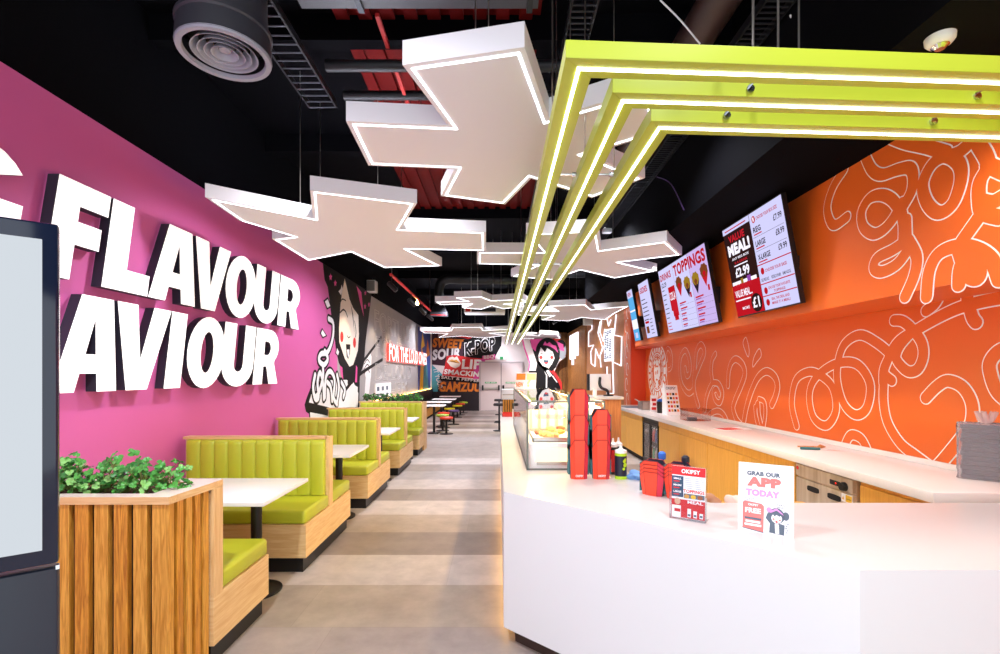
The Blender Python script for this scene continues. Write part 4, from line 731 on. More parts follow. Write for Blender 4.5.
t = thing('planter_trough', 'narrow oak trough behind the farthest green bench', 'planter', (-2.2, 10.17, 0))
b = MB(); b.box(BX0, BX1, 10.0, 10.34, 0, 1.0, 'oak_v'); b.build('trough', t); b = MB(); b.box(BX0+.05, BX1-.05, 10.05, 10.29, .98, 1.012, 'soil'); b.build('soil', t)
wh = ['leftmost of the row', 'second from the left', 'third from the left', 'centre left of the row', 'centre right of the row', 'third from the right', 'second from the right', 'rightmost of the row']
for k in range(8): plant('leafy_plant', (-2.78+k*.155, 10.16, 1.012), 'small dark bushy plant in the far oak trough, '+wh[k], 'plants in the far trough', 44, .09, .18, .028, 50+k, ['leaf_dark', 'leaf_dark', 'leaf'])
# far seating: bench along the left wall, tables and stools
t = thing('wall_bench', 'long dark padded bench under the graffiti end of the left wall', 'bench', (-2.7, 15.5, 0))
b = MB(); b.box(XL+.005, -2.45, 10.8, 20.5, .1, .4, 'slat'); b.build('seat_box', t); b = MB(); b.box(XL+.005, -2.43, 10.8, 20.5, .4, .48, 'plum_dark', .015); b.build('seat_cushion', t); b = MB(); b.box(XL+.005, XL+.12, 10.8, 20.5, .48, .95, 'plum_dark', .015); b.build('backrest', t); b = MB(); b.box(XL+.005, -2.5, 10.8, 20.5, 0, .1, 'black'); b.build('plinth', t)
b = MB(); b.box(XL+.006, XL+.05, 10.9, 20.45, .952, .966, 'led_warm'); b.build('light_strip', t)
def cafe_table(x0, x1, y, label):
    t = thing('cafe_table', label, 'table', ((x0+x1)/2, y, 0), 'white tables along the wall bench'); b = MB(); b.box(x0, x1, y-.3, y+.3, .725, .75, 'table_white', .005); b.build('tabletop', t)
    xm = x1-.3; b = MB(); b.box(xm-.03, xm+.03, y-.03, y+.03, .02, .725, 'black_satin'); p = b.build('pedestal', t); b = MB(); b.box(xm-.14, xm+.14, y-.2, y+.2, 0, .02, 'black_satin', .004); b.build('base_plate', p)
for y, w in ((12.9, 'nearest of four along the dark wall bench'), (14.5, 'second of four along the dark wall bench'), (16.1, 'third of four along the dark wall bench'), (18.1, 'farthest of four, by the graffiti wall')): cafe_table(-2.2, -1.43, y, 'white cafe table, '+w)
def stool(x, y, m, label):
    t = thing('pedestal_stool', label, 'stool', (x, y, 0), 'coloured stools at the wall bench tables'); b = MB(); b.lathe([(.0, .4), (.17, .4), (.18, .41), (.18, .44), (.165, .452), (0, .455)], (x, y, 0), m, 24); b.build('seat', t)
    b = MB(); b.lathe([(.03, .015), (.03, .4)], (x, y, 0), 'black_satin', 14); b.lathe([(.13, .38), (.13, .4)], (x, y, 0), 'black_satin', 20); b.build('post', t); b = MB(); b.lathe([(0, 0), (.18, 0), (.18, .012), (.03, .02), (0, .02)], (x, y, 0), 'black_satin', 24); b.build('base', t)
for x, y, m, l in ((-1.38, 12.7, 'red_seat', 'red round stool, nearest of the stools'), (-1.565, 13.46, 'lime_seat', 'lime green round stool just behind the nearest red stool'), (-1.62, 14.2, 'red_seat', 'red round stool partly hidden by the lime stool'), (-1.41, 15.1, 'purple', 'purple round stool behind the nearest stools'), (-1.63, 16.0, 'yellow', 'yellow round stool left of the purple stool'), (-1.5, 17.5, 'yellow', 'yellow round stool farther back, before the far red one'), (-1.47, 18.5, 'red_seat', 'red round stool, second from the graffiti wall'), (-1.43, 19.5, 'lime_seat', 'lime round stool, nearest the graffiti wall')): stool(x, y, m, l)
t = thing('notice_panel', 'white notice panel with small dark pictures at the left wall above the far trough', 'notice', onX(381, 403, XL)); q = MB(); p0 = onX(374.5, 384, XL); p1 = onX(390, 384, XL); q.box(XL+.002, XL+.03, p0.y, p1.y, .95, 1.36, 'card_white'); q.build('board', t)
for i in range(3):
    for j in range(2):
        y = p0.y+.12+i*.46*(p1.y-p0.y)/1.6
        q = MB(); q.box(XL+.03, XL+.034, y, y+.2, 1.0+j*.18, 1.1+j*.18, 'slate'); q.build('picture', t)
# ---------------------------------------------------------------- front service counter
CT = [(.031, 2.84), (1.285, 1.706), (3.26, 1.722), (3.26, 2.597), (1.15, 2.597), (.92, 2.95), (.92, 8.2), (.031, 8.2)]
def shrink(p, d): return [tuple(q) for q in inset([Vector(v) for v in p], d)]
t = thing('service_counter', 'large angled white service counter filling the lower right', 'counter', (1.2, 3.2, 0))
b = MB(); b.prism(CT, .1, .888, 'counter_front'); b.build('front_panel', t)
b = MB(); b.prism(CT, .888, .9, 'counter_front'); b.m[-1] = 'counter_white'; b.build('worktop', t)  # top toned darker than the front: their brightness difference is in the colours
mat('plinth_brown', '#3a2a22', .6)
b = MB(); b.prism(shrink(CT, .07), 0, .1, 'plinth_brown'); b.build('plinth', t)
b = MB(); b.box(.034, .05, 2.95, 8.15, .088, .098, 'led_warm'); b.build('light_strip', t)
# heated glass display case
mat('frame_grey', '#6f736c', .35, .6)
t = thing('display_case', 'lit glass food display case with warm yellow light on the white counter', 'display case', (.49, 5.0, .9))
x0, x1, y0, y1, zb, zt = .21, .765, 3.48, 6.5, .9, 1.4
b = MB()
for x in (x0, x1):
    for y in (y0, y1): b.box(x-.007, x+.007, y-.007, y+.007, zb, zt, 'steel')
for z in (zb+.006, zt-.006):
    for y in (y0, y1): b.box(x0, x1, y-.007, y+.007, z-.006, z+.006, 'steel')
    for x in (x0, x1): b.box(x-.007, x+.007, y0, y1, z-.006, z+.006, 'steel')
b.m = ['frame_grey']*len(b.m); b.build('frame', t)
b = MB(); b.box(x0+.02, x1-.02, y0+.04, y1-.04, zb+.002, zb+.185, 'white_plastic'); b.box(x0+.07, x1-.13, y0+.03, y0+.04, zb+.03, zb+.05, 'steel'); b.build('base', t)
for nm, q in (('front_pane', (x0+.008, x1-.008, y0-.003, y0+.003, zb+.012, zt-.012)), ('side_pane', (x0-.003, x0+.003, y0+.008, y1-.008, zb+.012, zt-.012)), ('top_pane', (x0, x1, y0, y1, zt, zt+.006))): b = MB(); b.box(*q, 'glass'); b.build(nm, t)
b = MB(); b.box(x0+.1, x1-.06, y0+.35, y1-.1, zb+.34, zb+.345, 'glass'); b.build('shelf', t)
b = MB(); b.box(x1-.012, x1-.006, y0+.06, y1-.02, zb+.19, zt-.05, 'cream'); b.build('rear_bounce_panel', t)  # pale panel added at the rear to catch the case light
b = MB(); b.box(x0+.03, x1-.03, y0+.74, y0+.75, zb+.19, zt-.12, 'cream')
for k in range(6): b.box(x0+.06+k*.075, x0+.085+k*.075, y0+.73, y0+.74, zb+.19, zt-.12, 'steel_warm_lit')
b.build('partition', t)
b = MB(); b.box(x0+.05, x0+.07, y0+.1, y1-.1, zt-.03, zt-.015, 'led_case'); b.box(x1-.07, x1-.05, y0+.1, y1-.1, zt-.03, zt-.015, 'led_case'); b.box(x0+.045, x0+.075, y0+.09, y1-.09, zt-.0148, zt-.011, 'steel'); b.box(x1-.075, x1-.045, y0+.09, y1-.09, zt-.0148, zt-.011, 'steel'); b.box(x0+.06, x1-.18, y0+.036, y0+.0395, zb+.055, zb+.15, 'led_base'); b.build('heat_lamp', t)
b = MB(); b.box(x1-.16, x1-.1, y0+.05, y0+.06, zb+.19, zt-.06, 'red_plastic'); b.build('red_side_strip', t)
rg = random.Random(11)
for k in range(4):
    y = y0+.42+k*.68; tr = thing('food_tray', 'shallow steel tray in the display case, '+['nearest the glass front', 'second from the glass front', 'third from the glass front', 'farthest from the glass front'][k], 'tray', (.49, y, 1.086), 'trays in the display case')
    b = MB(); b.box(x0+.05, x1-.07, y-.3, y+.3, 1.086, 1.092, 'cream'); b.build('bottom', tr)
    b = MB()
    for q in ((x0+.05, x0+.056, y-.3, y+.3), (x1-.076, x1-.07, y-.3, y+.3), (x0+.05, x1-.07, y-.3, y-.294), (x0+.05, x1-.07, y+.294, y+.3)): b.box(*q, 1.086, 1.12, 'steel')
    b.build('wall', tr)
for k in range(36):
    c = Vector((rg.uniform(x0+.1, x1-.15), y0+.16+rg.uniform(0, 1) ** 1.3*2.4, 1.125)); bm_ = bmesh.new(); bmesh.ops.create_icosphere(bm_, subdivisions=2, radius=1)
    sx, sy, sz = rg.uniform(.03, .05), rg.uniform(.025, .04), rg.uniform(.022, .032)
    for v in bm_.verts: f = 1+rg.uniform(-.16, .16); v.co = Vector((v.co.x*sx*f, v.co.y*sy*f, v.co.z*sz*f))+c
    b = MB(); b.bm(bm_, 'food' if k % 3 else 'food_dark', True); tag(b.build('fried_piece'), 'golden fried food piece on a tray in the lit glass case', 'food', 'fried pieces in the display case')
# leaflet tent standing on the glass case, far end
for i, (x, m, lab) in enumerate(((520, 'paint_orange', 'orange and white leaflet standing on the far end of the glass case'), (530.5, 'light_green', 'white and pale green leaflet standing beside the orange one on the glass case'))):
    p = onY(x, 388.5, 6.1); w_ = .125; o = thing('standing_leaflet', lab, 'leaflet', (p.x+.06, 6.1, 1.407), 'leaflets on the glass case'); q = MB()
    q.add([(p.x-.06, 6.1, 1.407), (p.x+w_-.06, 6.1, 1.407), (p.x+w_-.045, 6.15, 1.61), (p.x-.045, 6.15, 1.61), (p.x-.06, 6.2, 1.407), (p.x+w_-.06, 6.2, 1.407)], [[0, 1, 2, 3], [5, 4, 3, 2]], 'card_white'); q.build('card', o)
    V = Vector((.015, .05, .203)); q = MB(); text(q, 'NEW' if i == 0 else '?', m if i else 'paint_orange', Vector((p.x-.05, 6.099, 1.43)), U_E, V, .09 if i == 0 else .05, .06 if i == 0 else .12, .002, .03)
    q.poly([Vector((p.x-.055+a, 6.0985, 1.407))+V*c for a, c in ((0, .55), (w_-.01, .55), (w_-.01, .95), (0, .95))], m if i == 0 else 'light_green'); q.build('print', o)
# nested takeaway cartons
mat('fold_dark', '#9c2016', .5); mat('red_side', '#d42f4a', .45)
def carton(name, c, w0, w1, d0, d1, h, label, group, rz=0, logo=True):
    t = thing(name, label, 'carton', c, group); mw = Matrix.Translation(c) @ Matrix.Rotation(rz, 4, 'Z')
    def ring(w, d, z): 
        return [Vector((x*w/2, y*d/2, z)) for x, y in ((-.55, -1), (.55, -1), (1, -.55), (1, .55), (.55, 1), (-.55, 1), (-1, .55), (-1, -.55))]
    A = ring(w0, d0, 0); B = ring(w1, d1, h)
    for i, v in enumerate(B): 
        if i in (2, 3, 6, 7): v.z = h*.80; v.x = v.x*.97
    A = [mw @ v for v in A]; B = [mw @ v for v in B]; b = MB()
    for i in range(8): b.add([A[i], A[(i+1) % 8], B[(i+1) % 8], B[i]], [[0, 1, 2, 3]], 'teal_card' if i in (2, 6) else 'red_side' if i == 1 else 'red_card')
    b.add(A, [list(range(8))[::-1]], 'red_card'); b.build('shell', t)
    b = MB(); b.tube([v+Vector((0, 0, 0)) for v in B], .0022, 'fold_dark', 5, True); b.build('rim', t)
    b = MB()
    for i in (0, 1): q = (A[i]+B[i])/2; b.tube([A[i]+(B[i]-A[i])*.02, B[i]], .0012, 'fold_dark', 4)
    b.build('fold_line', t)
    for s in (-1, 1): b = MB(); b.box(*sorted((s*(w1/2-.004), s*(w1/2+.006))), -d1*.1, d1*.5, h*.1, h*.86, 'teal_card', 0, 2, mw); b.build('side_flap', t)
    b = MB(); k = .9; I = [mw @ Vector((x*w1/2*k, y*d1/2*k, h*.74)) for x, y in ((-.55, -1), (.55, -1), (1, -.55), (1, .55), (.55, 1), (-.55, 1), (-1, .55), (-1, -.55))]
    b.add(B+I, [[i, (i+1) % 8, 8+(i+1) % 8, 8+i] for i in range(8)]+[list(range(8, 16))], 'navy'); b.build('inside', t)
    if logo:
        b = MB(); U = mw.to_3x3() @ Vector((1, 0, 0)); O = mw @ Vector((-.026, -d0/2-.0015, .016)); text(b, 'OKIPSY', 'white_paint', O, U, (B[0]-A[0]).normalized(), .052, .015, .003, .02); b.build('logo', t)
    return t
for col, (x, offs, nm) in enumerate(((.535, (0, .165, .335), 'taller left'), (.683, (0, .1, .2), 'shorter right'))):
    for k, dz in enumerate(offs): carton('takeaway_carton', (x, 3.21, .9005+dz), .108, .126, .08, .10, .26, 'red takeaway carton, %s of the %s column beside the display case' % (('bottom', 'middle', 'top')[k], nm), 'nested cartons in two columns', 0, k == 0)
for col, (x, y, nm) in enumerate(((.895, 2.775, 'left'), (1.005, 2.685, 'right'))):
    for k in range(4): carton('takeaway_carton', (x, y, .9005+.021*k), .112, .145, .07, .09, .135, 'red takeaway carton, %s of the short %s stack behind the leaflet holder' % (('lowest', 'second', 'third', 'topmost')[k], nm), 'short stacks of cartons', math.radians(-38), False)
# squeeze bottles, cloth, dark bottles
def bottle(c, m1, m2, label, h=.225, r=.039):
    t = thing('sauce_bottle', label, 'bottle', c, 'sauce bottles on the counter'); b = MB(); b.lathe([(0, 0), (r, .0), (r, .02)], c, m2, 24); b.lathe([(r, .02), (r, h*.68)], c, m1, 24); b.lathe([(r, h*.68), (r, h*.76)], c, m2, 24); b.build('body', t)
    b = MB(); b.lathe([(r, h*.76), (r*.98, h*.84), (r*.5, h*.87), (r*.3, h*.9), (.005, h*1.0), (0, h*1.0)], c, 'white_plastic', 24); b.build('cap', t); return t
mat('lime_label', '#b7e02a', .4)
t = bottle((.815, 3.2, .9005), 'navy', 'lime_label', 'black sauce bottle with lime green bands and white nozzle beside the cartons'); b = MB(); c = Vector((.815, 3.2, .9005))
for (a, z, r) in ((-1.2, .12, .012), (-1.05, .095, .015), (-1.3, .07, .01), (-1.0, .13, .01)): d = Vector((math.cos(a), math.sin(a), 0)); u = Vector((-d.y, d.x, 0)); b.poly([c+d*.0398+u*r*math.cos(k*PI/6)+UP*(z+r*math.sin(k*PI/6)) for k in range(12)], 'lime_label')
b.build('label_print', t)
bottle((.797, 3.34, .9005), 'red', 'black_satin', 'dark red sauce bottle half hidden behind the black and lime bottle', .25, .03)
bottle((.845, 3.38, .9005), 'food_dark', 'black_satin', 'brown sauce bottle behind, its pale nozzle beside the white cap', .25, .028)
def blob(name, c, s, m, label, cat, seed, sub=3, rough=.25):
    rg = random.Random(seed); bm_ = bmesh.new(); bmesh.ops.create_icosphere(bm_, subdivisions=sub, radius=1)
    ph = [Vector((rg.uniform(-5, 5), rg.uniform(-5, 5), rg.uniform(-5, 5))) for _ in range(6)]
    for v in bm_.verts:
        f = 1+rough*sum(math.sin(p.dot(v.co)+i) for i, p in enumerate(ph))/2.5; v.co = Vector((c[0]+v.co.x*s[0]*f, c[1]+v.co.y*s[1]*f, c[2]+s[2]*.96+v.co.z*s[2]*f))
        v.co.z = max(v.co.z, c[2])
    b = MB(); b.bm(bm_, m, True); return tag(b.build(name), label, cat)
blob('cleaning_cloth', (.905, 3.17, .9005), (.05, .045, .028), 'blue_cloth', 'crumpled light blue cleaning cloth on the counter right of the bottles', 'cloth', 4, 4, .45)
for k, (x, y, z, l) in enumerate(((.975, 2.86, .9005, 'left one, between the red stacks'), (1.06, 2.72, .9005, 'right one, behind the red stacks'))):
    t = thing('dark_bottle', 'dark blue bottle top peeking over the red cartons, '+l, 'bottle', (x, y, z), 'dark bottles behind the cartons'); b = MB(); b.lathe([(0, 0), (.03, 0), (.03, .15), (.012, .18), (.012, .19)], (x, y, z), 'navy', 18); b.build('body', t); b = MB(); b.lathe([(.02, .19), (.022, .2), (.022, .225), (.01, .235), (0, .235)], (x, y, z), 'blue' if k == 0 else 'navy', 18); b.build('cap', t)
# leaflet holder
def frame(O, deg, tilt=0): return Matrix.Translation(O) @ Matrix.Rotation(math.radians(deg), 4, 'Z') @ Matrix.Rotation(math.radians(-tilt), 4, 'X')
LM = frame((.827, 2.324, .9005), -34); w_ = .164
t = thing('leaflet_holder', 'clear acrylic stand holding red food leaflets on the counter', 'leaflet holder', LM.translation)
b = MB(); b.box(0, w_, -.002, .001, .004, .125, 'acrylic', 0, 2, LM); b.build('front_pocket', t)
b = MB(); b.box(0, .003, 0, .035, .004, .125, 'acrylic', 0, 2, LM); b.box(w_-.003, w_, 0, .035, .004, .125, 'acrylic', 0, 2, LM); b.build('side_wall', t)
b = MB(); b.box(0, w_, .0, .075, 0, .004, 'acrylic', 0, 2, LM); b.build('foot', t)
LT = LM @ Matrix.Translation((0, .018, .004)) @ Matrix.Rotation(math.radians(-4), 4, 'X')
b = MB(); b.box(0, w_, .006, .01, 0, .25, 'acrylic', 0, 2, LT); b.build('back_panel', t)
lf = thing('leaflet', 'red and white menu leaflet headed with a white logo in the clear stand', 'leaflet', LM.translation)
b = MB(); b.box(.006, .158, -.004, .003, .002, .247, 'card_white', 0, 2, LT); b.build('paper', lf)
b = MB(); R3 = LT.to_3x3(); lu, lv, ln = R3 @ Vector((1, 0, 0)), R3 @ Vector((0, 0, 1)), R3 @ Vector((0, -1, 0))
def lq(x0, x1, z0, z1, m, lay=1): b.poly([LT @ Vector((x, -.004-.0006*lay, z)) for x, z in ((x0, z0), (x1, z0), (x1, z1), (x0, z1))], m)
def lt(body, x, z, w, h, m, lay=3, bold=.03): text(b, body, m, LT @ Vector((x, -.004, z)), lu, lv, w, h, .0006*lay, bold)
lq(.006, .158, .205, .247, 'paint_red'); lt('OKIPSY', .05, .215, .085, .02, 'white_paint'); lq(.006, .06, .1, .2, 'paint_navy')
for k in range(3): lt(('SMALL', 'MAIN', 'LARGE')[k], .014, .183-.031*k, .036, .009, 'white_paint'); lq(.014, .042, .172-.031*k, .177-.031*k, 'red', 2); lq(.014, .036, .164-.031*k, .168-.031*k, 'slate', 2)
for k in range(6): lq(.066, .105-.005*(k % 2), .19-.009*k, .193-.009*k, 'paint_grey'); lq(.112, .152-.006*(k % 3 == 0), .19-.009*k, .193-.009*k, 'paint_grey')
lt('TOPPINGS', .06, .124, .095, .016, 'red')
lq(.062, .156, .098, .12, 'slate')
for k, m in enumerate(('food', 'paint_yellow', 'food_dark')): b.poly([LT @ Vector((.076+.03*k+.012*math.cos(a*PI/6), -.0062, .107+.01*math.sin(a*PI/6))) for a in range(12)], m)
lq(.006, .158, .004, .09, 'paint_red'); lt('MEAL', .08, .074, .07, .014, 'white_paint'); lq(.008, .05, .004, .06, 'white_paint', 2); b.poly([LT @ Vector((.034+.014*math.cos(a*PI/7), -.0068, .08+.016*math.sin(a*PI/7))) for a in range(14)], 'skin'); lq(.02, .048, .03, .045, 'paint_red', 3)
for k in range(3): lq(.08+.027*k, .096+.027*k, .01, .05-.008*k, 'white_paint', 2); lq(.082+.027*k, .094+.027*k, .016, .025, 'slate', 3)
lq(.05, .158, .2035, .2045, 'paint_red'); b.build('print', lf)
# app sign
SM = frame((1.0725, 2.15, .9005), -34, 5)
t = thing('counter_sign', 'white A4 counter sign reading GRAB OUR APP TODAY', 'sign', SM.translation)
b = MB(); b.box(0, .213, 0, .004, 0, .302, 'card_white', 0, 2, SM); b.build('panel', t)
b = MB(); b.box(.02, .19, .004, .06, 0, .004, 'acrylic', 0, 2, SM); b.build('foot', t)
b = MB(); R3 = SM.to_3x3(); su, sv = R3 @ Vector((1, 0, 0)), R3 @ Vector((0, 0, 1))
def st(body, x, z, w, h, m, bold=.03, lay=1): text(b, body, m, SM @ Vector((x, 0, z)), su, sv, w, h, .0008*lay, bold)
def sp(pts, m, lay=1): b.poly([SM @ Vector((x, -.0008*lay, z)) for x, z in pts], m)
st('GRAB OUR', .034, .247, .13, .02, 'slate', .06); st('APP', .034, .2, .132, .042, 'salmon', .08); st('TODAY', .03, .158, .132, .03, 'orchid', .07)
sp([(.018, .016), (.1, .006), (.102, .118), (.092, .128), (.026, .134), (.018, .126)], 'salmon'); sp([(.017, .014), (.101, .004), (.101, .0075), (.017, .0175)], 'slate', 2)
st('OKIPSY', .04, .114, .04, .01, 'white_paint', .03, 2); st('FREE', .028, .083, .062, .022, 'white_paint', .04, 2)
for k, (a, c) in enumerate(((.026, .092), (.03, .088), (.026, .092))): sp([(a, .056-.014*k), (c, .055-.014*k), (c, .064-.014*k), (a, .065-.014*k)], ('slate', 'white_paint', 'white_paint')[k], 2)
st('DOWNLOAD', .022, .142, .045, .006, 'slate', .01); st('NOW', .03, .135, .03, .005, 'slate', .01); st('SCAN', .125, .138, .028, .012, 'paint_grey', .0); st('EARN', .152, .128, .028, .008, 'slate', 0); st('MORE', .152, .117, .028, .008, 'slate', 0)
sp([(.108, .07), (.118, .1), (.13, .06), (.18, .05), (.178, .006), (.122, .01), (.124, .05)], 'slate', 1); sp(ell(.15, .085, .03, .033, 20), 'slate', 2); sp(ell(.121, .107, .01, .011), 'orchid', 2); sp(ell(.184, .088, .013, .018), 'slate', 2); sp(ell(.15, .074, .02, .021, 18), 'card_white', 3); sp([(.126, .094), (.15, .108), (.176, .09), (.172, .098), (.15, .117), (.124, .104)], 'orchid', 4); sp([(.132, .096), (.15, .1), (.168, .09), (.16, .083), (.15, .09), (.142, .082)], 'slate', 4)
sp(ell(.139, .07, .004, .004, 10), 'salmon', 4); sp(ell(.162, .068, .004, .004, 10), 'salmon', 4); sp(ell(.15, .06, .005, .004, 10), 'cheek', 4); sp([(.143, .052), (.158, .05), (.16, .01), (.145, .01)], 'card_white', 2)
for k in range(5): sp(ell(.188+.004*math.sin(k*2), .02+.009*k, .004, .003, 8), 'paint_grey', 1)
b.build('print', t)
# ---------------------------------------------------------------- back counter
WX = 2.545
t = thing('back_worktop', 'long white worktop with upstand along the orange wall', 'worktop', (2.92, 6.8, .835))
b = MB(); b.box(WX, XR-.007, 2.81, 10.74, .838, .9, 'worktop', .003); b.build('slab', t); b = MB(); b.box(XR-.025, XR-.007, 2.81, 10.74, .9, .943, 'worktop', .002); b.build('upstand', t)
def cabinet(y0, y1, doors, label):
    t = thing('base_cabinet', label, 'cabinet', (2.9, (y0+y1)/2, 0), 'timber cabinets under the back worktop'); b = MB(); b.box(2.6, XR-.01, y0+.002, y1-.002, .1, .835, 'cab'); b.build('carcass', t); b = MB(); b.box(2.64, XR-.05, y0+.002, y1-.002, 0, .1, 'black'); b.build('plinth', t)
    b = MB(); b.box(2.575, 2.6, y0+.002, y1-.002, .745, .832, 'cab'); b.build('top_rail', t, bevel=.002)
    W = (y1-y0)/doors
    for k in range(doors): b = MB(); b.box(2.578, 2.6, y0+k*W+.004, y0+(k+1)*W-.004, .105, .738, 'cab'); b.build('door', t, bevel=.003)
cabinet(8.62, 10.72, 2, 'timber base cabinet left of the glass door drinks fridge')
cabinet(5.93, 7.72, 2, 'orange-toned timber base cabinet right of the drinks fridge')
cabinet(4.17, 5.925, 2, 'timber base cabinet between the fridge-side unit and the steel warming drawers')
t = thing('drawer_unit', 'timber drawer unit right of the steel warming drawers', 'cabinet', (2.9, 3.15, 0)); b = MB(); b.box(2.62, XR-.01, 2.84, 3.47, .1, .835, 'cab'); b.build('carcass', t); b = MB(); b.box(2.66, XR-.05, 2.86, 3.46, 0, .1, 'black'); b.build('plinth', t)
for k in range(3): b = MB(); b.box(2.59, 2.62, 2.86, 3.44, .12+.235*k, .33+.235*k, 'cab'); b.build('drawer_front', t, bevel=.003)
t = thing('drinks_fridge', 'black undercounter fridge with two glass doors under the back worktop', 'fridge', (2.9, 8.17, 0)); y0, y1 = 7.725, 8.615
b = MB(); b.box(2.6, 2.62, y0, y1, .08, .12, 'black_satin'); b.box(2.6, XR-.02, y0, y0+.03, .02, .835, 'black_satin'); b.box(2.6, XR-.02, y1-.03, y1, .02, .835, 'black_satin'); b.box(2.6, XR-.02, y0, y1, .76, .835, 'black_satin'); b.box(2.6, XR-.02, y0, y1, .02, .1, 'black_satin'); b.box(XR-.06, XR-.02, y0, y1, .1, .76, 'white_plastic'); b.box(2.66, XR-.06, y0+.03, y1-.03, .42, .43, 'chrome'); b.build('cabinet_body', t)
for k in range(2):
    a, c = y0+.03+k*.415, y0+.03+(k+1)*.415-.005; b = MB(); b.box(2.575, 2.6, a, a+.03, .1, .76, 'black_satin'); b.box(2.575, 2.6, c-.03, c, .1, .76, 'black_satin'); b.box(2.575, 2.6, a, c, .73, .76, 'black_satin'); b.box(2.575, 2.6, a, c, .1, .13, 'black_satin'); d = b.build('door', t); b = MB(); b.box(2.585, 2.589, a+.03, c-.03, .13, .73, 'glass'); b.build('pane', d)
b = MB(); b.box(2.64, 2.65, y0+.04, y1-.04, .74, .75, 'led'); b.build('light_strip', t)
rg = random.Random(9); cols = ['red', 'paint_blue', 'paint_orange', 'paint_green', 'white_plastic', 'navy']; nms = {'red': 'red', 'paint_blue': 'blue', 'paint_orange': 'orange', 'paint_green': 'green', 'white_plastic': 'white', 'navy': 'dark blue'}
for z, sh in ((.101, 'lower'), (.431, 'upper')):
    for k in range(6):
        y = y0+.1+k*.14; m = cols[(k*5+int(z*10)) % 6]; t = thing('drink_bottle', '%s drink bottle, number %d from the near end of the fridge\'s %s shelf' % (nms[m], k+1, sh), 'bottle', (2.72, y, z), 'bottles in the drinks fridge'); b = MB(); b.lathe([(0, 0), (.03, 0), (.031, .13), (.014, .18), (.012, .2)], (2.72, y, z), m, 14); b.build('body', t); b = MB(); b.lathe([(.014, .2), (.014, .22), (0, .22)], (2.72, y, z), 'white_plastic', 12); b.build('cap', t)
t = thing('warming_drawers', 'stainless steel warming drawers with black oval handles under the back worktop', 'oven', (2.9, 3.82, 0)); y0, y1 = 3.485, 4.162
b = MB(); b.box(2.6, XR-.02, y0, y1, .0, .825, 'steel_warm_lit'); b.build('housing', t); b = MB(); b.box(2.575, 2.6, y0+.005, y1-.005, .725, .822, 'steel_warm_lit'); f = b.build('control_panel', t)
pm = lambda y, z: Matrix.Translation((2.575, y, z)) @ Matrix.Rotation(-PI/2, 4, 'Y')
b = MB(); b.lathe([(.034, 0), (.034, .012), (.028, .03), (0, .03)], (0, 0, 0), 'black_satin', 20, pm(y0+.085, .758)); b.build('knob', f); b = MB(); b.box(2.568, 2.575, y0+.13, y0+.24, .745, .782, 'black_satin', .003); b.build('display', f); b = MB(); b.box(2.566, 2.568, y0+.165, y0+.175, .76, .768, 'led_red_dot'); b.build('indicator', f)
b = MB(); b.lathe([(0, 0), (.016, 0), (.016, .003), (0, .003)], (0, 0, 0), 'red', 14, pm(y1-.03, .79)); b.build('badge', f)
for k in range(3):
    z = .5-.215*k; b = MB(); b.box(2.578, 2.6, y0+.005, y1-.005, z, z+.21, 'steel_warm_lit'); d = b.build('drawer', t, bevel=.002)
    for yy in (y0+.2, y1-.23): b = MB(); b.prism(smooth_path([(-.07, -.0), (-.055, -.02), (.055, -.02), (.07, 0), (.055, .02), (-.055, .02)], True, 4), .0, .006, 'black', Matrix.Translation((2.5785, yy, z+.15)) @ Matrix.Rotation(-PI/2, 4, 'Y') @ Matrix.Rotation(PI/2, 4, 'Z')); b.build('handle', d)
    if k == 0:
        b = MB(); b.box(2.576, 2.578, y0+.01, y0+.12, z+.145, z+.205, 'card_white'); b.box(2.5745, 2.576, y0+.014, y0+.075, z+.15, z+.2, 'paint_yellow'); b.poly([(2.5745, y0+.09, z+.16), (2.5745, y0+.112, z+.16), (2.5745, y0+.101, z+.19)][::-1], 'paint_yellow'); text(b, 'CAUTION', 'paint_black', (2.574, y0+.07, z+.168), U_R, UP, .05, .01, .0012, .01); b.build('warning_label', d)
# ---------------------------------------------------------------- things on the back worktop
Z9 = .9005
BMX = Matrix.Translation((3.068, 3.2, Z9)) @ Matrix.Rotation(math.radians(-40), 4, 'Z')
t = thing('wrapped_stack', 'dark grey stack wrapped in a knotted clear plastic bag at the right edge', 'bag', BMX.translation)
b = MB()
for k in range(12): q = .005*math.sin(k*2.1); b.box(.012+q, .232+q, .006, .05, .006+k*.030, .033+k*.030, 'duct_grey', .005, 2, BMX)
b.build('trays', t)
mat('bag_film', '#b9b4bb', .2, bump=1.0, bscale=22, alpha=.4); mat('bag_pink', '#f2d3cd', .25, bump=.8, bscale=25, alpha=.6)
bm_ = bmesh.new(); bmesh.ops.create_cube(bm_, size=1); bmesh.ops.subdivide_edges(bm_, edges=bm_.edges[:], cuts=11, use_grid_fill=True); rg = random.Random(2)
for v in bm_.verts: v.co = BMX @ Vector((.122+v.co.x*.252+rg.uniform(-.007, .007), .027+v.co.y*.056+rg.uniform(-.007, .004), .001+(v.co.z+.5)*.372+(rg.uniform(-.006, .008) if v.co.z > -.49 else 0)))
b = MB(); b.bm(bm_, 'bag_film', True); b.build('film', t)
b = MB()
for a in range(7):
    an = a*.9; K = lambda r, h, o=0: BMX @ Vector((.13+r*math.cos(an+o), .02+r*.5*math.sin(an+o), h)); b.tube(smooth_path([tuple(K(.008, .365)), tuple(K(.034, .41)), tuple(K(.05, .45)), tuple(K(.03, .39, .4))], False, 4), .011, 'bag_pink', 8)
b.build('knot', t)
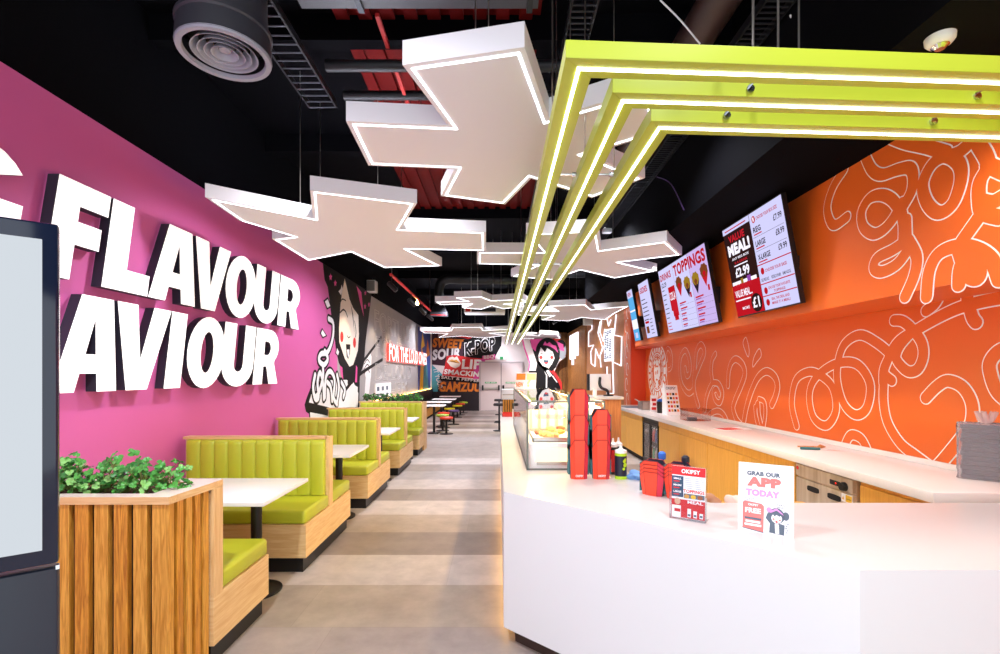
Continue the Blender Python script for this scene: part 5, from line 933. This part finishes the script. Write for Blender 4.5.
p = Vector((2.78, 4.42, Z9)); q = Vector((3.08, 4.33, Z9)); d = (q-p); mat('blade_grey', '#d3d6d8', .3); t = thing('green_spatula', 'steel spreader with a dark green handle lying on the back worktop', 'utensil', p)
b = MB(); b.tube([p+UP*.013, p+d*.5+UP*.013], [.013, .012], 'teal_card', 10); b.build('handle', t); s = Vector((-d.y, d.x, 0)).normalized()*.018; b = MB(); P = [p+d*.5-s*.6, p+d*.92-s, p+d-s*.3, p+d+s*.3, p+d*.92+s, p+d*.5+s*.6]; b.add([v+UP*.012 for v in P]+[v+UP*.015 for v in P], [[5, 4, 3, 2, 1, 0], [6, 7, 8, 9, 10, 11]]+[[i, (i+1) % 6, 6+(i+1) % 6, 6+i] for i in range(6)], 'blade_grey'); b.build('blade', t)
t = thing('brown_spoon', 'brown wooden spoon lying behind the green-handled spreader', 'utensil', (2.98, 4.52, Z9)); b = MB(); b.tube([(2.84, 4.56, Z9+.008), (2.99, 4.5, Z9+.012)], .007, 'brown_wood', 8); b.build('handle', t); b = MB(); b.tube([(2.99, 4.5, Z9+.012), (3.01, 4.49, Z9+.018), (3.05, 4.475, Z9+.016)], [.008, .02, .004], 'brown_wood', 10); b.build('bowl', t)
c = Vector((2.95, 6.06, Z9)); t = thing('flat_leaflet', 'red and white leaflet lying flat on the back worktop', 'leaflet', c); b = MB(); mw = Matrix.Translation(c) @ Matrix.Rotation(.3, 4, 'Z'); b.box(-.2, .2, -.11, .11, 0, .003, 'card_white', 0, 2, mw); b.build('paper', t); b = MB(); b.add([mw @ Vector((x, y, .0036)) for x, y in ((-.19, -.1), (.08, -.1), (.08, .1), (-.19, .1))], [[0, 1, 2, 3]], 'paint_red'); b.add([mw @ Vector((x, y, .0042)) for x, y in ((-.13, -.03), (.03, -.03), (.03, .03), (-.13, .03))], [[0, 1, 2, 3]], 'salmon'); b.build('print', t)
t = thing('clear_tub', 'clear plastic tub with a grey lid piece inside on the back worktop', 'tub', (2.95, 7.2, Z9)); x0, x1, y0, y1 = 2.78, 3.12, 7.05, 7.35
glass('tub_plastic', '#faf3f1')
b = MB(); 
for q in ((x0, x0+.004, y0, y1, Z9, Z9+.17), (x1-.004, x1, y0, y1, Z9, Z9+.17), (x0, x1, y0, y0+.004, Z9, Z9+.17), (x0, x1, y1-.004, y1, Z9, Z9+.17), (x0, x1, y0, y1, Z9, Z9+.004)): b.box(*q, 'tub_plastic')
b.build('walls', t); b = MB(); b.box(x0-.01, x1+.01, y0-.012, y0, Z9+.16, Z9+.175, 'tub_plastic'); b.box(x0-.01, x1+.01, y1, y1+.012, Z9+.16, Z9+.175, 'tub_plastic'); b.box(x0-.012, x0, y0, y1, Z9+.16, Z9+.175, 'tub_plastic'); b.box(x1, x1+.012, y0, y1, Z9+.16, Z9+.175, 'tub_plastic'); b.build('rim', t)
b = MB(); b.box(2.82, 2.94, 7.1, 7.2, Z9+.006, Z9+.05, 'slate', .006); tag(b.build('card_reader'), 'small grey box lying inside the clear tub', 'box')
t = thing('price_stand', 'white wedge-shaped leaflet stand with small food pictures on the back worktop', 'sign', (2.97, 8.1, Z9)); b = MB(); P = [(8.02, 0), (8.3, 0), (8.3, .49), (8.2, .5)]
b.add([(2.83, y, Z9+z) for y, z in P]+[(3.05, y, Z9+z) for y, z in P], [[0, 1, 2, 3], [7, 6, 5, 4], [0, 4, 5, 1], [1, 5, 6, 2], [2, 6, 7, 3], [3, 7, 4, 0]], 'card_white'); b.build('body', t)
V = Vector((0, .18, .5)); b = MB(); text(b, 'OKIPSY', 'slate', Vector((2.85, 8.019, Z9))+V*.85, U_E, V, .17, .05, .003); b.build('heading', t); rg = random.Random(6)
for r in range(5):
    for k in range(4):
        b = MB(); u = 2.85+k*.048; b.poly([Vector((x, 8.0175, Z9))+V*v for x, v in ((u, .12+r*.135), (u+.036, .12+r*.135), (u+.036, .2+r*.135), (u, .2+r*.135))], ('paint_red', 'food', 'paint_black', 'paint_orange')[(k+r*3) % 4]); b.build('picture', t)
c = (2.88, 8.52, Z9); t = thing('cup_holder', 'black round pot with bright blue items at its top on the back worktop', 'pot', c); b = MB(); b.lathe([(0, 0), (.06, 0), (.072, .2), (.068, .2), (.058, .01)], c, 'black_satin', 22); b.build('pot', t); blob('blue_gloves', (2.88, 8.52, Z9+.19), (.06, .05, .03), 'blue', 'crumpled blue gloves on top of the black pot', 'gloves', 8)
t = thing('small_sign', 'small white sign with red marks left of the black pot', 'sign', (2.87, 8.85, Z9)); b = MB(); b.box(2.8, 2.93, 8.83, 8.85, Z9, Z9+.3, 'card_white'); b.build('panel', t); b = MB()
for k in range(3): b.box(2.815+.02*(k % 2), 2.9, 8.826, 8.83, Z9+.03+.08*k, Z9+.08+.08*k, 'paint_red')
b.build('print', t)
t = thing('steel_pan', 'square steel pan with a handle at the far end of the back worktop', 'pan', (2.87, 9.35, Z9)); b = MB(); x0, x1, y0, y1 = 2.76, 3.0, 9.22, 9.5
for q in ((x0, x0+.006, y0, y1), (x1-.006, x1, y0, y1), (x0, x1, y0, y0+.006), (x0, x1, y1-.006, y1)): b.box(*q, Z9, Z9+.16, 'steel')
b.box(x0, x1, y0, y1, Z9, Z9+.006, 'steel'); b.box(x0+.006, x1-.006, y0+.006, y1-.006, Z9+.12, Z9+.125, 'food_dark'); b.build('pan', t); b = MB(); b.tube([(x0, 9.36, Z9+.15), (x0-.1, 9.36, Z9+.2)], .01, 'steel', 8); b.build('handle', t)
t = thing('tablet_mat', 'flat dark tray lying at the far end of the back worktop', 'tray', (2.75, 9.95, Z9)); b = MB(); b.box(2.6, 2.95, 9.75, 10.2, Z9, Z9+.01, 'slate', .003); b.build('tray', t)
# crumpled bags on a low shelf behind the counter
b = MB(); b.box(1.14, 1.9, 2.62, 3.0, .78, .80, 'cab'); b.box(1.16, 1.2, 2.9, 2.96, 0, .78, 'cab'); b.box(1.84, 1.88, 2.9, 2.96, 0, .78, 'cab'); b.box(1.16, 1.2, 2.64, 2.70, 0, .78, 'cab'); b.box(1.84, 1.88, 2.64, 2.70, 0, .78, 'cab')
tag(b.build('staff_shelf'), 'low timber shelf behind the front counter', 'shelf')
mat('paper_bag', '#b98a6a', .7, bump=.4, bscale=30); mat('paper_pale', '#e6d3c6', .6, bump=.4, bscale=30)
blob('crumpled_bag', (1.17, 2.68, .8005), (.06, .05, .07), 'paper_bag', 'crumpled brown bag just behind the counter edge, right of the leaflet holder', 'bag', 3); blob('crumpled_wrap', (1.32, 2.69, .8005), (.04, .045, .06), 'paper_pale', 'crumpled pale wrapper behind the counter edge beside the app sign', 'wrapper', 5)
# till plinth with screen
t = thing('till_plinth', 'timber till plinth with white top behind the display case', 'till desk', (1.45, 6.75, 0)); b = MB(); b.box(1.24, 1.66, 6.5, 7.0, 0, 1.25, 'brown_wood'); b.build('body', t, bevel=.003); b = MB(); b.box(1.21, 1.69, 6.46, 7.04, 1.25, 1.285, 'counter_white', .004); b.build('top', t)
p = onY(603, 396, 6.7); t = thing('till_screen', 'grey till screen on a black curved arm behind the red cartons', 'till', (p.x, 6.75, 1.285)); x0 = onY(590, 390, 6.75).x; x1 = onY(612, 390, 6.75).x; zt = onY(600, 374, 6.75).z
b = MB(); b.box(x0, x1, 6.80, 6.835, 1.36, zt, 'white_plastic', .006); b.build('screen', t); b = MB(); b.box(x0-.03, x0+.005, 6.79, 6.84, 1.36, zt, 'dark_steel'); b.build('screen_edge', t); b = MB(); b.tube(smooth_path([(p.x+.08, 6.72, 1.287), (p.x+.06, 6.7, 1.36), (p.x-.02, 6.7, 1.40), (p.x-.04, 6.73, 1.46), (p.x-.02, 6.8, 1.54)], False, 6), .02, 'black_satin', 10); b.lathe([(.07, 0), (.07, .015), (0, .015)], (p.x+.08, 6.72, 1.2855), 'black_satin', 20); b.build('arm', t)
b = MB(); b.lathe([(0, 0), (.03, 0), (.03, .09), (.0, .1)], (p.x-.13, 6.62, 1.2855), 'white_plastic', 16); tag(b.build('white_tub'), 'small white lidded tub on the till plinth', 'tub')
# at the far end of the front counter
t = thing('red_basket', 'flat red tray at the far end of the front counter', 'tray', (.2, 7.9, Z9)); b = MB(); b.box(.06, .4, 7.75, 8.1, Z9, Z9+.01, 'red_plastic', .003); b.build('floor', t); b = MB()
for q in ((.06, .068, 7.75, 8.1), (.392, .4, 7.75, 8.1), (.06, .4, 7.75, 7.758), (.06, .4, 8.092, 8.1)): b.box(*q, Z9, Z9+.05, 'red_plastic')
b.build('rim', t)
t = thing('counter_post', 'slim cream post with a grey head at the far end of the counter', 'card reader', (.24, 7.45, Z9)); b = MB(); b.box(.215, .245, 7.43, 7.46, Z9, Z9+.15, 'cream'); b.build('post', t); b = MB(); b.box(.22, .34, 7.4, 7.47, Z9+.15, Z9+.24, 'dark_steel', .01); b.build('head', t)
t = thing('bin_station', 'white topped slatted bin station beyond the counter end', 'cupboard', (.26, 12.3, 0)); b = MB(); b.box(.1, .41, 12.0, 12.6, 0, .95, 'recess'); b.build('body', t); b = MB(); b.box(.08, .43, 11.97, 12.63, .95, 1.2, 'white_plastic', .01); b.box(.1, .41, 11.965, 11.97, 1.06, 1.09, 'steel'); b.build('top', t)
for k in range(5): b = MB(); b.box(.11+.06*k, .15+.06*k, 11.975, 12.0, .02, .95, 'slat'); b.build('slat', t)
for y, l in ((13.4, 'nearer'), (15.6, 'farther')):
    t = thing('bar_stool', 'dark bar stool standing at the slatted bin station end, %s of two' % l, 'stool', (.02, y, 0), 'dark bar stools beyond the counter'); b = MB(); b.lathe([(0, .7), (.16, .7), (.17, .73), (.15, .77), (0, .78)], (.02, y, 0), 'plum_dark', 20); b.build('seat', t); b = MB(); b.lathe([(.025, .02), (.025, .7)], (.02, y, 0), 'dark_steel', 12); b.build('post', t); b = MB(); b.lathe([(0, 0), (.17, 0), (.17, .012), (.03, .03), (0, .03)], (.02, y, 0), 'dark_steel', 20); b.build('base', t); b = MB(); b.lathe([(.12, .25), (.13, .25), (.13, .27), (.12, .27), (.12, .25)], (.02, y, 0), 'dark_steel', 20, cap=False); b.build('foot_ring', t)
# ---------------------------------------------------------------- light and camera
w = bpy.data.worlds.new('daylight'); bpy.context.scene.world = w; w.use_nodes = True; bg = w.node_tree.nodes['Background']; bg.inputs[0].default_value = lin('#eef5fa'); bg.inputs[1].default_value = 2.0
def spot(x, y, z, e, ang=130, col='#f4f5ff', r=.12):
    l = bpy.data.lights.new('spot_and_fill', 'SPOT'); l.energy = e; l.spot_size = math.radians(ang); l.spot_blend = .6; l.shadow_soft_size = r; l.color = lin(col)[:3]; o = bpy.data.objects.new('spot_and_fill', l); C.objects.link(o); o.location = (x, y, z); return o  # serves the visible spot heads and the added fill lights
for (x, y) in ((-1.2, 1.2), (1.3, 1.0), (-1.3, 4.6), (1.3, 4.2), (-1.3, 7.2), (1.6, 7.4), (-1.0, 10.2), (1.3, 10.6), (-1.0, 13.2), (1.2, 13.6), (-1.6, 16.6), (.9, 17.2), (-.6, 19.2)): spot(x, y, 4.0, (325 if x < 0 else 165 if y < 5 else 210)*(1.35 if y > 12 else 1))  # added fill lights above the star panels, without lamp bodies
for x, y in ((2.1, 13.2), (1.9, 17.5)): spot(x, y, 3.2, 130)  # fill added to brighten the timber and slatted walls
def aim(o, tgt): o.rotation_euler = (Vector(tgt)-o.location).to_track_quat('-Z', 'Y').to_euler()
for k, (px_, tg) in enumerate((((556, 321), (1.6, 19.9, 1.9)), ((562, 318), (1.9, 19.9, 1.6)), ((570, 319), (.4, 20.6, 1.4)))): p = onY(*px_, 17.5); o = spot(p.x-.12, p.y+.05, p.z-.14, 160, 75, '#fff6ec', .04); aim(o, tg)
for y in (9.0, 11.0, 12.6, 14.0): o = spot(-2.12, y, 3.12, 45, 60, '#ffe2b8', .04); aim(o, (XL, y+.1, 1.9))
for y in (2.2, 4.6, 7.0, 9.2): spot(2.25, y, 3.18, 65, 140, '#fff0dc', .06)  # soffit lights added to brighten the back counter, without lamp bodies
cam = bpy.data.cameras.new('camera'); co = bpy.data.objects.new('camera', cam); C.objects.link(co); co.location = (0, 0, H); co.rotation_euler = (PI/2, 0, 0)
cam.sensor_fit = 'HORIZONTAL'; cam.sensor_width = 36; cam.lens = F*36/1000; cam.shift_x = -(CX-500)/1000; cam.shift_y = (CY-327)/1000; cam.clip_start = .05
sc = bpy.context.scene; sc.camera = co; sc.view_settings.view_transform = 'Standard'; sc.view_settings.look = 'None'; sc.view_settings.gamma = 1; sc.view_settings.exposure = .2; sc.view_settings.use_curve_mapping = False
sc.cycles.max_bounces = 8; sc.cycles.diffuse_bounces = 4; sc.cycles.glossy_bounces = 3; sc.cycles.transparent_max_bounces = 12; sc.cycles.sample_clamp_indirect = 6
